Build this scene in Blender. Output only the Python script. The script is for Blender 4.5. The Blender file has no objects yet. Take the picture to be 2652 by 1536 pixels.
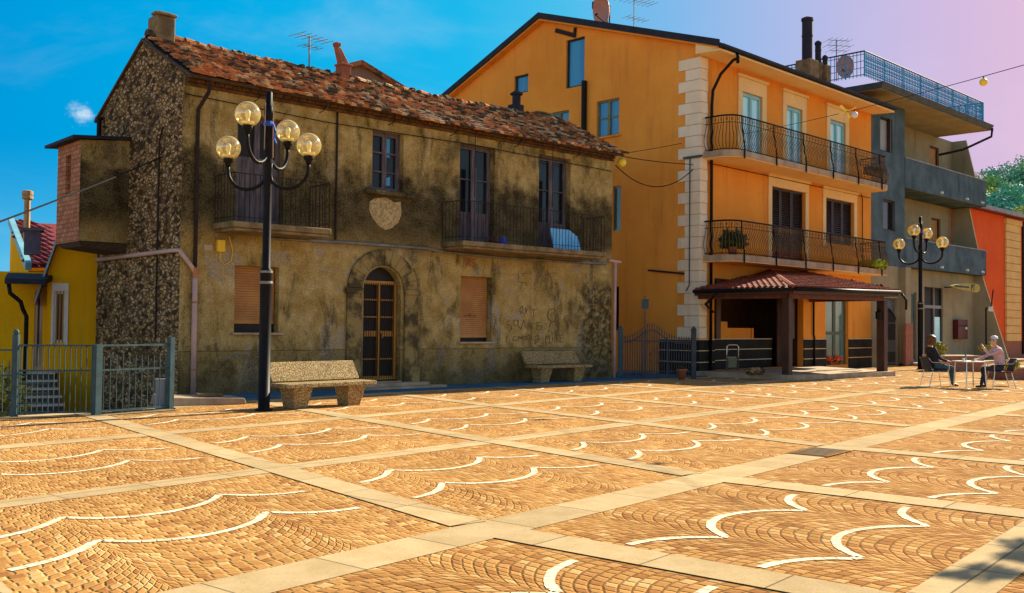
import bpy, math, random
from math import sin, cos, pi, sqrt, radians, atan2, floor
from mathutils import Vector, Matrix, noise
RN = random.Random(11)
SC = bpy.context.scene
COL = SC.collection
# ------------------------------------------------------------------ camera
FPX, PITCH, ROLL, EYE = 2600.0, radians(1.63), radians(0.6), 1.6
cd = bpy.data.cameras.new('camera')
cam = bpy.data.objects.new('camera', cd); COL.objects.link(cam)
up0 = Vector((0, -sin(PITCH), cos(PITCH))); fw = Vector((0, cos(PITCH), sin(PITCH))); ex = Vector((1, 0, 0))
rt = ex * cos(ROLL) + up0 * sin(ROLL); up = -ex * sin(ROLL) + up0 * cos(ROLL)
mw = Matrix((rt, up, -fw)).transposed().to_4x4(); mw.translation = (0, 0, EYE)
cam.matrix_world = mw
cd.sensor_width = 36; cd.lens = FPX / 2652 * 36; cd.clip_end = 2000; cd.clip_start = 0.05
SC.camera = cam

# measuring the place: a sight line of the surveyed photograph, met with the ground or a wall plane
def ray(x, y):
    a = (x - 1326) / FPX; b = (768 - y) / FPX
    a, b = a * cos(ROLL) - b * sin(ROLL), a * sin(ROLL) + b * cos(ROLL)
    return (a, cos(PITCH) - b * sin(PITCH), sin(PITCH) + b * cos(PITCH))
def gp(x, y, z=0.0):
    r = ray(x, y); k = (z - EYE) / r[2]
    return Vector((r[0] * k, r[1] * k, z))
def pt(x, y, depth):
    r = ray(x, y); k = depth / r[1]
    return Vector((r[0] * k, depth, EYE + r[2] * k))
class Plane:
    def __init__(s, o, az, w=0.0):
        s.s, s.c = sin(radians(az)), cos(radians(az))
        s.ox, s.oy = o[0] + s.c * w, o[1] - s.s * w
    def __call__(s, x, y):
        r = ray(x, y)
        det = -s.s * r[1] + r[0] * s.c
        k = (-s.s * s.oy + s.ox * s.c) / det
        t = (s.ox * r[1] - r[0] * s.oy) / det
        return t, EYE + k * r[2]
    def rect(s, x0, y0, x1, y1):
        xm, ym = (x0 + x1) / 2, (y0 + y1) / 2
        return s(x0, ym)[0], s(x1, ym)[0], s(xm, y1)[1], s(xm, y0)[1]

# ------------------------------------------------------------------ mesh helpers
class MB:
    def __init__(s): s.v = []; s.f = []; s.m = []
    def face(s, pts, m=0):
        i = len(s.v); s.v += [tuple(p) for p in pts]; s.f.append(tuple(range(i, i + len(pts)))); s.m.append(m)
    def hexa(s, P, m=0):          # 8 points: bottom ring 0-3, top ring 4-7
        i = len(s.v); s.v += [tuple(p) for p in P]
        for q in ((3, 2, 1, 0), (4, 5, 6, 7), (0, 1, 5, 4), (1, 2, 6, 5), (2, 3, 7, 6), (3, 0, 4, 7)):
            s.f.append(tuple(i + k for k in q)); s.m.append(m)
    def box(s, x0, y0, z0, x1, y1, z1, m=0):
        s.hexa([(x0, y0, z0), (x1, y0, z0), (x1, y1, z0), (x0, y1, z0), (x0, y0, z1), (x1, y0, z1), (x1, y1, z1), (x0, y1, z1)], m)
    def bar(s, a, b, w, h, m=0, upv=(0, 0, 1)):
        a = Vector(a); b = Vector(b); d = (b - a).normalized(); u = Vector(upv)
        if abs(d.dot(u)) > .98: u = Vector((0, 1, 0))
        sd = d.cross(u).normalized() * (w / 2); u = sd.cross(d).normalized() * (h / 2)
        s.hexa([a - sd - u, a + sd - u, b + sd - u, b - sd - u, a - sd + u, a + sd + u, b + sd + u, b - sd + u], m)
    def tube(s, pts, r, n=8, m=0, cap=True):
        pts = [Vector(p) for p in pts]; k = len(pts)
        rr = r if isinstance(r, (list, tuple)) else [r] * k
        base = len(s.v); ref = None
        for i, p in enumerate(pts):
            d = (pts[min(i + 1, k - 1)] - pts[max(i - 1, 0)]).normalized()
            if ref is None: ref = Vector((0, 0, 1)) if abs(d.z) < .9 else Vector((1, 0, 0))
            sd = d.cross(ref)
            if sd.length < 1e-4: sd = d.cross(Vector((0, 1, 0)))
            sd.normalize(); u = sd.cross(d).normalized(); ref = u
            for j in range(n):
                a = 2 * pi * j / n
                s.v.append(tuple(p + sd * (cos(a) * rr[i]) + u * (sin(a) * rr[i])))
        for i in range(k - 1):
            for j in range(n):
                a = base + i * n + j; b = base + i * n + (j + 1) % n
                s.f.append((a, b, b + n, a + n)); s.m.append(m)
        if cap:
            s.f.append(tuple(base + j for j in range(n))[::-1]); s.m.append(m)
            s.f.append(tuple(base + (k - 1) * n + j for j in range(n))); s.m.append(m)
    def lathe(s, prof, c=(0, 0, 0), n=16, m=0):
        base = len(s.v)
        for r, z in prof:
            for j in range(n):
                a = 2 * pi * j / n
                s.v.append((c[0] + r * cos(a), c[1] + r * sin(a), c[2] + z))
        for i in range(len(prof) - 1):
            for j in range(n):
                a = base + i * n + j; b = base + i * n + (j + 1) % n
                s.f.append((a, b, b + n, a + n)); s.m.append(m)
        s.f.append(tuple(base + j for j in range(n))[::-1]); s.m.append(m)
        s.f.append(tuple(base + (len(prof) - 1) * n + j for j in range(n))); s.m.append(m)
    def sphere(s, c, r, n=16, k=10, sz=1.0):
        s.lathe([(max(r * sin(pi * i / k), 1e-3), -r * cos(pi * i / k) * sz) for i in range(k + 1)], c, n)
    def ribbon(s, pts, w, z, m=0):      # flat strip on the ground
        L = []
        for i, p in enumerate(pts):
            a = Vector(pts[max(i - 1, 0)][:2]); b = Vector(pts[min(i + 1, len(pts) - 1)][:2])
            d = (b - a).normalized(); nrm = Vector((-d.y, d.x)) * (w / 2)
            q = Vector(p[:2]); L.append((q + nrm, q - nrm))
        for (a, b), (c, d) in zip(L, L[1:]):
            s.face([(a.x, a.y, z), (b.x, b.y, z), (d.x, d.y, z), (c.x, c.y, z)], m)
    def prism(s, poly, z0, z1, m=0):
        n = len(poly)
        s.face([(p[0], p[1], z0) for p in poly][::-1], m); s.face([(p[0], p[1], z1) for p in poly], m)
        for i in range(n):
            a, b = poly[i], poly[(i + 1) % n]
            s.face([(a[0], a[1], z0), (b[0], b[1], z0), (b[0], b[1], z1), (a[0], a[1], z1)], m)
    def build(s, name, mats, parent=None, smooth=False, bevel=0, loc=None):
        me = bpy.data.meshes.new(name); me.from_pydata(s.v, [], s.f)
        if not isinstance(mats, (list, tuple)): mats = [mats]
        for m in mats: me.materials.append(m)
        me.polygons.foreach_set('material_index', s.m)
        if smooth: me.polygons.foreach_set('use_smooth', [True] * len(s.f))
        me.update()
        o = bpy.data.objects.new(name, me); COL.objects.link(o)
        if parent is not None: o.parent = parent
        if loc is not None: o.location = loc
        if bevel:
            md = o.modifiers.new('bevel', 'BEVEL'); md.width = bevel; md.segments = 2; md.limit_method = 'ANGLE'
        return o
def clip(poly, a, b, c):                 # keep a*x+b*y <= c
    out = []
    for i in range(len(poly)):
        p, q = poly[i], poly[(i + 1) % len(poly)]
        dp, dq = a * p[0] + b * p[1] - c, a * q[0] + b * q[1] - c
        if dp <= 1e-9: out.append(p)
        if (dp < -1e-9 and dq > 1e-9) or (dp > 1e-9 and dq < -1e-9):
            t = dp / (dp - dq); out.append((p[0] + (q[0] - p[0]) * t, p[1] + (q[1] - p[1]) * t))
    return out
def wall(mb, P, t0, t1, z0, z1, holes=(), reveal=.2, tops=(), m=0, mr=None):
    ts = sorted({t0, t1} | {h[0] for h in holes} | {h[1] for h in holes})
    zs = sorted({z0, z1} | {h[2] for h in holes} | {h[3] for h in holes})
    ts = [t for t in ts if t0 - 1e-6 <= t <= t1 + 1e-6]; zs = [z for z in zs if z0 - 1e-6 <= z <= z1 + 1e-6]
    for a, b in zip(ts, ts[1:]):
        for c, d in zip(zs, zs[1:]):
            mt, mz = (a + b) / 2, (c + d) / 2
            if any(h[0] < mt < h[1] and h[2] < mz < h[3] for h in holes): continue
            poly = [(a, c), (b, c), (b, d), (a, d)]
            for tp in tops: poly = clip(poly, *tp) if len(poly) > 2 else poly
            if len(poly) > 2: mb.face([P(x, z, 0) for x, z in poly], m)
    for h in holes:
        a, b, c, d = h[:4]; mm = m if mr is None else mr
        mb.face([P(a, c, 0), P(a, d, 0), P(a, d, reveal), P(a, c, reveal)], mm)
        mb.face([P(b, c, 0), P(b, d, 0), P(b, d, reveal), P(b, c, reveal)], mm)
        mb.face([P(a, c, 0), P(b, c, 0), P(b, c, reveal), P(a, c, reveal)], mm)
        mb.face([P(a, d, 0), P(b, d, 0), P(b, d, reveal), P(a, d, reveal)], mm)
def pbox(mb, P, t0, t1, z0, z1, d0, d1, m=0):
    mb.hexa([P(t0, z0, d0), P(t1, z0, d0), P(t1, z0, d1), P(t0, z0, d1), P(t0, z1, d0), P(t1, z1, d0), P(t1, z1, d1), P(t0, z1, d1)], m)

# ------------------------------------------------------------------ naming
def tag(o, label=None, cat=None, group=None, kind=None):
    if label: o['label'] = label
    if cat: o['category'] = cat
    if group: o['group'] = group
    if kind: o['kind'] = kind
    return o
def thing(name, label, cat, loc=(0, 0, 0), rz=0.0, group=None):
    o = bpy.data.objects.new(name, None); COL.objects.link(o)
    o.location = loc; o.rotation_euler = (0, 0, rz); o.empty_display_size = .3
    return tag(o, label, cat, group)
def struct(o): o['kind'] = 'structure'; return o
def dup(root, loc, rz, label, group=None, scale=1.0):
    def cp(o, par):
        c = o.copy(); COL.objects.link(c)
        if par is not None: c.parent = par
        for ch in list(o.children): cp(ch, c)
        return c
    r = cp(root, None); r.location = loc; r.rotation_euler = (0, 0, rz); r.scale = (scale,) * 3
    r['label'] = label
    if group: r['group'] = group
    return r

# ------------------------------------------------------------------ materials
class NT:
    def __init__(s, name):
        s.mat = bpy.data.materials.new(name); s.mat.use_nodes = True
        s.t = s.mat.node_tree; s.bsdf = s.t.nodes['Principled BSDF']
        s.co = s.t.nodes.new('ShaderNodeTexCoord').outputs['Object']
    def n(s, typ, **kw):
        nd = s.t.nodes.new(typ)
        for k, v in kw.items(): setattr(nd, k, v)
        return nd
    def set(s, sock, v):
        if isinstance(v, bpy.types.NodeSocket): s.t.links.new(v, sock)
        else: sock.default_value = v
    def math(s, op, a, b=None, c=None):
        nd = s.n('ShaderNodeMath', operation=op); s.set(nd.inputs[0], a)
        if b is not None: s.set(nd.inputs[1], b)
        if c is not None: s.set(nd.inputs[2], c)
        return nd.outputs[0]
    def noise(s, scale, detail=6, rough=.6, co=None, dist=0, sc3=None):
        nd = s.n('ShaderNodeTexNoise'); nd.inputs['Scale'].default_value = scale; nd.inputs['Detail'].default_value = detail
        nd.inputs['Roughness'].default_value = rough; nd.inputs['Distortion'].default_value = dist
        c = co or s.co
        if sc3:
            mp = s.n('ShaderNodeMapping'); mp.inputs['Scale'].default_value = sc3; s.t.links.new(c, mp.inputs[0]); c = mp.outputs[0]
        s.t.links.new(c, nd.inputs['Vector']); return nd.outputs['Fac']
    def vor(s, scale, feature='F1', co=None, rnd=1.0):
        nd = s.n('ShaderNodeTexVoronoi', feature=feature); nd.inputs['Scale'].default_value = scale; nd.inputs['Randomness'].default_value = rnd
        s.t.links.new(co or s.co, nd.inputs['Vector']); return nd
    def ramp(s, fac, lo, hi):
        nd = s.n('ShaderNodeMapRange', interpolation_type='SMOOTHSTEP'); s.set(nd.inputs[0], fac)
        nd.inputs[1].default_value = lo; nd.inputs[2].default_value = hi; return nd.outputs[0]
    def mix(s, f, a, b, mode='MIX'):
        nd = s.n('ShaderNodeMix', data_type='RGBA', blend_type=mode)
        s.set(nd.inputs[0], f)
        for sk, v in ((nd.inputs[6], a), (nd.inputs[7], b)):
            s.set(sk, v if isinstance(v, bpy.types.NodeSocket) else (*v, 1))
        return nd.outputs[2]
    def scale(s, col, f):
        nd = s.n('ShaderNodeVectorMath', operation='SCALE'); s.t.links.new(col, nd.inputs[0]); s.set(nd.inputs[3], f); return nd.outputs[0]
    def xyz(s, co=None):
        nd = s.n('ShaderNodeSeparateXYZ'); s.t.links.new(co or s.co, nd.inputs[0]); return nd.outputs
    def comb(s, x, y, z):
        nd = s.n('ShaderNodeCombineXYZ')
        for i, v in enumerate((x, y, z)): s.set(nd.inputs[i], v)
        return nd.outputs[0]
    def white(s, co):
        nd = s.n('ShaderNodeTexWhiteNoise', noise_dimensions='3D'); s.t.links.new(co, nd.inputs[0]); return nd
    def island(s): return s.n('ShaderNodeNewGeometry').outputs['Random Per Island']
    def bump(s, h, st=.4, dist=.02):
        nd = s.n('ShaderNodeBump'); nd.inputs['Strength'].default_value = st; nd.inputs['Distance'].default_value = dist
        s.t.links.new(h, nd.inputs['Height']); s.t.links.new(nd.outputs[0], s.bsdf.inputs['Normal'])
    def out(s, col, rough=.8, metal=0, spec=.3):
        s.set(s.bsdf.inputs['Base Color'], col if isinstance(col, bpy.types.NodeSocket) else (*col, 1))
        s.set(s.bsdf.inputs['Roughness'], rough); s.bsdf.inputs['Metallic'].default_value = metal
        s.bsdf.inputs['Specular IOR Level'].default_value = spec
        return s.mat
def lerp(c, k): return tuple(min(max(x * k, 0), 1) for x in c)
def simple(name, c, c2=None, scale=3, rough=.7, metal=0, spec=.3, bump=0, bscale=25, isl=0, streak=False, lo=.35, hi=.65):
    m = NT(name)
    col = m.mix(m.ramp(m.noise(scale, 8, .65, sc3=(1, 1, .25) if streak else None), lo, hi), c, c2 or lerp(c, .78))
    if isl: col = m.scale(col, m.math('MULTIPLY_ADD', m.island(), isl, 1 - isl / 2))
    if bump: m.bump(m.noise(bscale, 6, .7), bump, .02)
    return m.out(col, rough, metal, spec)
# ------------------------------------------------------------------ materials of the place
def mat_old_plaster():
    m = NT('old_plaster'); x, y, z = m.xyz()
    big = m.noise(.55, 8, .65, dist=.3); mid = m.noise(2.2, 9, .7); fine = m.noise(26, 6, .75)
    strk = m.noise(1.5, 9, .68, sc3=(1.2, 1.2, .42), dist=.5)
    base = m.mix(m.ramp(mid, .35, .7), (.31, .205, .060), (.49, .365, .145))
    base = m.mix(m.ramp(m.noise(1.1, 6, .6, dist=.5), .56, .68), base, (.50, .37, .18))
    pl = m.ramp(m.math('MULTIPLY_ADD', m.noise(9, 6, .7), .18, m.noise(.95, 5, .55, dist=1.1)), .66, .68)
    base = m.mix(m.math('MULTIPLY', pl, m.math('SUBTRACT', 1.0, m.ramp(z, 3.3, 3.7))), base, m.mix(fine, (.20, .155, .08), (.50, .40, .25)))
    # mould band of the upper storey, streaks under it, splash stains at the foot
    zz = m.math('MULTIPLY_ADD', big, 1.9, z); zz = m.math('ADD', zz, -.95)
    zz = m.math('MULTIPLY_ADD', mid, 1.2, zz); zz = m.math('ADD', zz, -.6)
    up = m.math('MULTIPLY', m.ramp(zz, 3.15, 4.1), m.math('SUBTRACT', 1.0, m.ramp(zz, 5.0, 5.9)))
    foot = m.math('SUBTRACT', 1.0, m.ramp(zz, .15, 1.25))
    grain = m.ramp(m.math('MULTIPLY_ADD', fine, .55, m.math('MULTIPLY', mid, .45)), .36, .60)
    patch = m.ramp(m.math('MULTIPLY_ADD', strk, .6, m.math('MULTIPLY', big, .4)), .49, .585)
    dk = m.math('MAXIMUM', m.math('MULTIPLY', up, m.math('MULTIPLY_ADD', grain, -.12, 1.0)), m.math('MULTIPLY', foot, .75))
    dk = m.math('MAXIMUM', dk, m.math('MULTIPLY', m.math('MULTIPLY', patch, .85), m.math('MULTIPLY_ADD', grain, -.3, 1.0)))
    # the corner by the downpipe on the right is black with mould
    ce = m.math('MULTIPLY', m.ramp(m.math('MULTIPLY_ADD', m.noise(3.5, 9, .75), 2.2, x), 13.2, 13.9), m.math('SUBTRACT', 1.0, m.ramp(z, 2.7, 3.1)))
    dk = m.math('MAXIMUM', dk, m.math('MULTIPLY', m.math('MULTIPLY', ce, .95), m.ramp(m.noise(4.5, 9, .75), .36, .56)))
    ln = m.math('SUBTRACT', 1.0, m.ramp(m.math('ABSOLUTE', m.math('SUBTRACT', m.math('MULTIPLY_ADD', fine, .03, z), .975)), .006, .022))
    dk = m.math('MAXIMUM', dk, m.math('MULTIPLY', ln, .7))
    dk = m.math('MAXIMUM', dk, m.math('MULTIPLY', m.math('SUBTRACT', 1.0, m.ramp(z, .93, .97)), m.math('MULTIPLY', m.ramp(mid, .38, .6), .6)))
    col = m.mix(dk, base, m.mix(grain, (.011, .009, .005), (.080, .064, .030)))
    col = m.scale(col, m.math('MAXIMUM', m.math('MULTIPLY_ADD', fine, 2.4, -.2), .15))
    m.bump(m.math('MULTIPLY_ADD', fine, .5, mid), .55, .03)
    return m.out(col, .95, 0, .1)
def mat_rubble():
    m = NT('rubble_stone')
    nz = m.n('ShaderNodeTexNoise'); nz.inputs['Scale'].default_value = 4.0; nz.inputs['Detail'].default_value = 4; m.t.links.new(m.co, nz.inputs['Vector'])
    ad = m.n('ShaderNodeVectorMath', operation='MULTIPLY_ADD'); m.t.links.new(nz.outputs['Color'], ad.inputs[0])
    ad.inputs[1].default_value = (.22, .22, .20); m.t.links.new(m.co, ad.inputs[2])
    mp = m.n('ShaderNodeMapping'); mp.inputs['Scale'].default_value = (1, 1, 2.1); m.t.links.new(ad.outputs[0], mp.inputs[0])
    v = m.vor(6.0, co=mp.outputs[0]); e = m.vor(6.0, 'DISTANCE_TO_EDGE', co=mp.outputs[0])
    rnd = m.xyz(v.outputs['Color'])
    col = m.mix(rnd[0], (.22, .13, .050), (.50, .32, .145))
    col = m.mix(m.ramp(rnd[1], .72, .80), col, (.46, .31, .18))
    col = m.mix(m.ramp(rnd[2], .80, .86), col, (.07, .045, .02))
    col = m.mix(m.ramp(m.noise(.8, 7, .7), .48, .66), col, m.scale(col, .42))
    jn = m.math('MULTIPLY_ADD', m.ramp(e.outputs['Distance'], .01, .20), .9, .1)
    col = m.mix(jn, (.075, .048, .022), col)
    col = m.scale(col, m.math('MULTIPLY_ADD', m.noise(24, 5, .7), 1.6, .2))
    m.bump(m.math('MULTIPLY_ADD', m.noise(22, 5, .7), .25, m.ramp(e.outputs['Distance'], 0, .22)), .7, .06)
    return m.out(col, .95, 0, .1)
def mat_brick(name, a, b, mortar, sc):
    m = NT(name); x, y, z = m.xyz()
    bk = m.n('ShaderNodeTexBrick'); m.t.links.new(m.comb(m.math('ADD', x, y), z, 0), bk.inputs['Vector'])
    for k, v in (('Color1', a), ('Color2', b), ('Mortar', mortar)): bk.inputs[k].default_value = (*v, 1)
    bk.inputs['Scale'].default_value = sc; bk.inputs['Mortar Size'].default_value = .02; bk.inputs['Bias'].default_value = 0
    col = m.scale(bk.outputs['Color'], m.math('MULTIPLY_ADD', m.noise(9, 6, .7), 1.1, .45))
    m.bump(bk.outputs['Fac'], -.5, .02)
    return m.out(col, .9, 0, .1)
def mat_cobble():
    m = NT('porphyry_cobbles'); X, Y, Z = m.xyz()
    sa, ca = sin(radians(39.2)), cos(radians(39.2))
    p = m.math('ADD', m.math('MULTIPLY', X, sa), m.math('MULTIPLY', Y, ca))
    q = m.math('ADD', m.math('MULTIPLY', X, -ca), m.math('MULTIPLY', Y, sa))
    dq = m.math('SUBTRACT', q, 5.12); left = m.math('GREATER_THAN', dq, 0.0)
    qa = m.math('ABSOLUTE', dq)
    pp = m.math('SUBTRACT', p, m.math('MULTIPLY', m.math('MULTIPLY', dq, left), .245))
    # slight waviness so that no row is perfect
    wob = m.math('MULTIPLY_ADD', m.noise(2.3, 3, .5), .10, -.05)
    u = m.math('FLOORED_MODULO', m.math('SUBTRACT', pp, 2.35), 3.65)
    pan = m.math('FLOOR', m.math('DIVIDE', m.math('SUBTRACT', pp, 2.35), 3.65))
    cc = m.math('DIVIDE', m.math('ADD', u, .5), 1.5)
    colid = m.math('FLOOR', cc); xx = m.math('MULTIPLY', m.math('SUBTRACT', m.math('FRACT', cc), .5), 1.5)
    f = m.math('SQRT', m.math('SUBTRACT', .7225, m.math('MULTIPLY', xx, xx)))
    r = m.math('DIVIDE', m.math('ADD', m.math('ADD', qa, f), wob), .103)
    row = m.math('FLOOR', r); fr = m.math('FRACT', r)
    arc = m.math('MULTIPLY', m.math('ARCSINE', m.math('DIVIDE', xx, .85)), .85)
    seed = m.comb(row, colid, m.math('MULTIPLY_ADD', left, 37.0, pan))
    off = m.white(seed).outputs['Value']
    sA = m.math('ADD', m.math('DIVIDE', m.math('MULTIPLY_ADD', m.noise(3.1, 3, .5), .12, arc), .104), m.math('MULTIPLY', off, 5.0))
    cell = m.math('FLOOR', sA); fs = m.math('FRACT', sA)
    rnd = m.white(m.comb(m.math('ADD', row, m.math('MULTIPLY', colid, 131.0)), cell, m.math('MULTIPLY_ADD', left, 37.0, pan)))
    er = m.math('SUBTRACT', .5, m.math('ABSOLUTE', m.math('SUBTRACT', fr, .5)))
    es = m.math('SUBTRACT', .5, m.math('ABSOLUTE', m.math('SUBTRACT', fs, .5)))
    edge = m.math('MINIMUM', er, m.math('MULTIPLY', es, 1.0))
    edge = m.math('MULTIPLY_ADD', m.noise(60, 3, .6), .10, m.math('SUBTRACT', edge, .05))
    joint = m.math('MULTIPLY', m.math('SUBTRACT', 1.0, m.ramp(edge, .01, .085)), .8)
    c3 = m.xyz(rnd.outputs['Color'])
    st = m.mix(c3[0], COB1, COB2)
    st = m.mix(m.ramp(c3[1], .70, .9), st, COB3)
    st = m.mix(m.ramp(c3[2], .80, .95), st, COB4)
    st = m.scale(st, m.math('MULTIPLY_ADD', m.noise(85, 6, .85), 1.7, .16))
    st = m.scale(st, m.math('MULTIPLY_ADD', m.noise(.5, 5, .6), .7, .66))
    jc = m.mix(m.math('MULTIPLY', m.ramp(dq, -1.2, .6), m.ramp(m.noise(.9, 4), .3, .6)), (.10, .045, .012), (.72, .43, .15))
    st = m.mix(m.math('MULTIPLY', m.ramp(m.noise(1.7, 8, .75, dist=.6), .58, .74), .45), st, (.13, .065, .02))
    col = m.mix(joint, st, jc)
    # petrol stains where shutters and drains sit
    m.bump(m.math('MULTIPLY_ADD', m.noise(50, 4, .7), .25, m.ramp(edge, .0, .2)), .55, .018)
    return m.out(col, .95, 0, .03)
def mat_slab(name, c, c2, w=.9, az=39.2):
    m = NT(name); X, Y, Z = m.xyz(); sa, ca = sin(radians(az)), cos(radians(az))
    p = m.math('ADD', m.math('MULTIPLY', X, sa), m.math('MULTIPLY', Y, ca))
    q = m.math('ADD', m.math('MULTIPLY', X, -ca), m.math('MULTIPLY', Y, sa))
    a = m.math('DIVIDE', p, w); b = m.math('DIVIDE', q, w)
    rnd = m.white(m.comb(m.math('FLOOR', a), m.math('FLOOR', b), 0))
    ea = m.math('SUBTRACT', .5, m.math('ABSOLUTE', m.math('SUBTRACT', m.math('FRACT', a), .5)))
    eb = m.math('SUBTRACT', .5, m.math('ABSOLUTE', m.math('SUBTRACT', m.math('FRACT', b), .5)))
    e = m.ramp(m.math('MINIMUM', ea, eb), .002, .014)
    col = m.mix(m.ramp(m.noise(2.5, 8, .7), .3, .7), c, c2)
    col = m.scale(col, m.math('MULTIPLY_ADD', rnd.outputs['Value'], .22, .88))
    col = m.scale(col, m.math('MULTIPLY_ADD', m.noise(70, 5, .8), .9, .55))
    col = m.mix(e, m.scale(col, .35), col)
    m.bump(m.noise(80, 5, .7), .25, .01)
    return m.out(col, .95, 0, .03)
def mat_terrazzo():
    m = NT('pebble_concrete')
    v = m.vor(70); rnd = m.xyz(v.outputs['Color'])
    col = m.mix(rnd[0], (.10, .065, .022), (.55, .36, .13))
    col = m.mix(m.ramp(rnd[1], .75, .8), col, (.66, .50, .24))
    col = m.mix(m.ramp(v.outputs['Distance'], .45, .7), col, (.13, .09, .045))
    col = m.scale(col, m.math('MULTIPLY_ADD', m.noise(4, 5), .7, .65))
    m.bump(m.math('MULTIPLY', v.outputs['Distance'], -1), .6, .01)
    return m.out(col, .85, 0, .2)
def mat_tile(name, a, b, c, moss):
    m = NT(name); r = m.island()
    w = m.white(m.comb(r, m.math('MULTIPLY', r, 7.3), 0)); k = m.xyz(w.outputs['Color'])
    col = m.mix(k[0], a, b); col = m.mix(m.ramp(k[1], .70, .76), col, c)
    col = m.mix(m.ramp(m.math('MULTIPLY_ADD', m.noise(3.5, 6, .7), .8, m.math('MULTIPLY', k[2], .35)), .54, .70), col, moss)
    col = m.scale(col, m.math('MULTIPLY_ADD', m.noise(25, 5, .7), 1.1, .45))
    m.bump(m.noise(30, 5, .7), .4, .01)
    return m.out(col, .85, 0, .2)
def mat_glass_globe():
    m = NT('amber_globe'); m.t.nodes.remove(m.bsdf)
    tr = m.n('ShaderNodeBsdfTransparent'); tr.inputs[0].default_value = (1, .92, .62, 1)
    gl = m.n('ShaderNodeBsdfGlossy'); gl.inputs[0].default_value = (1, .93, .75, 1); gl.inputs['Roughness'].default_value = .06
    tl = m.n('ShaderNodeBsdfTranslucent'); tl.inputs[0].default_value = (1, .80, .30, 1)
    df = m.n('ShaderNodeBsdfDiffuse'); df.inputs[0].default_value = (1, .82, .34, 1)
    fr = m.n('ShaderNodeLayerWeight'); fr.inputs[0].default_value = .45
    a = m.n('ShaderNodeMixShader'); a.inputs[0].default_value = .6
    m.t.links.new(tl.outputs[0], a.inputs[1]); m.t.links.new(df.outputs[0], a.inputs[2])
    f2 = m.math('MULTIPLY_ADD', m.math('POWER', fr.outputs['Facing'], 2.4), .85, .07)
    b = m.n('ShaderNodeMixShader'); m.t.links.new(f2, b.inputs[0]); m.t.links.new(tr.outputs[0], b.inputs[1]); m.t.links.new(a.outputs[0], b.inputs[2])
    c = m.n('ShaderNodeMixShader'); m.t.links.new(m.math('MULTIPLY_ADD', fr.outputs['Fresnel'], .55, .14), c.inputs[0])
    m.t.links.new(b.outputs[0], c.inputs[1]); m.t.links.new(gl.outputs[0], c.inputs[2])
    m.t.links.new(c.outputs[0], m.t.nodes['Material Output'].inputs[0]); return m.mat
def mat_leaf(name, a, b):
    m = NT(name); r = m.island()
    col = m.mix(r, a, b); col = m.scale(col, m.math('MULTIPLY_ADD', m.noise(.9, 4), 1.0, .5))
    return m.out(col, .7, 0, .2)
def mat_pane(name, c, c2, rough=.08, spec=.6):
    m = NT(name); x, y, z = m.xyz()
    col = m.mix(m.ramp(m.noise(1.3, 3, .5, sc3=(3, 3, .4)), .35, .65), c, c2)
    return m.out(col, rough, 0, spec)
def mat_stucco(name, c, c2, c3, sc=.5):
    m = NT(name)
    col = m.mix(m.ramp(m.noise(sc, 8, .6), .35, .65), c, c2)
    col = m.mix(m.math('MULTIPLY', m.ramp(m.noise(1.6, 9, .72, sc3=(1.3, 1.3, .16)), .50, .72), .8), col, c3)
    col = m.scale(col, m.math('MULTIPLY_ADD', m.noise(24, 6, .75), .55, .73))
    m.bump(m.noise(45, 5, .75), .35, .012)
    return m.out(col, .95, 0, .03)
COB1, COB2, COB3, COB4 = (.375, .185, .055), (.46, .24, .078), (.30, .13, .040), (.53, .325, .13)
K = {}
K['plaster'] = mat_old_plaster(); K['rubble'] = mat_rubble(); K['cobble'] = mat_cobble()
K['band'] = mat_slab('pale_stone_bands', (.55, .405, .22), (.44, .315, .155)); K['white'] = simple('white_marble_setts', (.82, .71, .53), (.66, .53, .35), 9, .95, spec=.03, isl=.35)
K['walk'] = mat_slab('shadow_blue_pavement', (.075, .17, .24), (.05, .115, .165), .6, 47)  # blue of the house's shadow is put into the stone colour
K['pebble'] = mat_terrazzo()
K['tile'] = mat_tile('old_clay_tiles', (.37, .115, .036), (.52, .215, .075), (.62, .40, .20), (.07, .048, .026))
K['newtile'] = mat_tile('red_clay_tiles', (.26, .05, .022), (.34, .08, .035), (.22, .045, .022), (.18, .04, .02))
K['brick'] = mat_brick('pink_brick', (.36, .13, .065), (.52, .23, .13), (.14, .08, .05), 2.4)
K['brickred'] = mat_brick('planter_brick', (.30, .10, .06), (.38, .15, .09), (.25, .17, .12), 4.5)
K['orange'] = mat_stucco('orange_stucco', (.84, .34, .055), (.77, .285, .042), (.60, .225, .045))
K['ochre'] = mat_stucco('yellow_stucco', (.86, .45, .008), (.80, .40, .008), (.72, .36, .02))
K['redwall'] = mat_stucco('red_stucco', (.78, .13, .035), (.70, .11, .03), (.62, .12, .05))
K['greywall'] = mat_stucco('grey_cement', (.11, .165, .19), (.065, .105, .125), (.03, .048, .056), .9)
K['tanwall'] = mat_stucco('tan_cement', (.36, .31, .19), (.29, .255, .16), (.18, .155, .09), .9)
K['cream'] = mat_stucco('cream_trim', (.86, .63, .30), (.80, .56, .25), (.7, .5, .25))
K['quoin'] = mat_stucco('pale_quoin_stone', (.84, .70, .50), (.78, .63, .43), (.66, .52, .36), 1.5)
K['quoiny'] = mat_stucco('yellow_quoin_stone', (.78, .53, .2), (.70, .46, .17), (.6, .4, .16), 1.5)
K['soffit'] = mat_stucco('cream_soffit', (.92, .66, .33), (.88, .60, .27), (.8, .52, .22))
K['concrete'] = simple('weathered_concrete', (.27, .195, .095), (.13, .09, .04), 3, .9, bump=.4)
K['palecon'] = simple('pale_concrete', (.48, .36, .23), (.32, .22, .13), 2, .85, bump=.3, streak=True)
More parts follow.
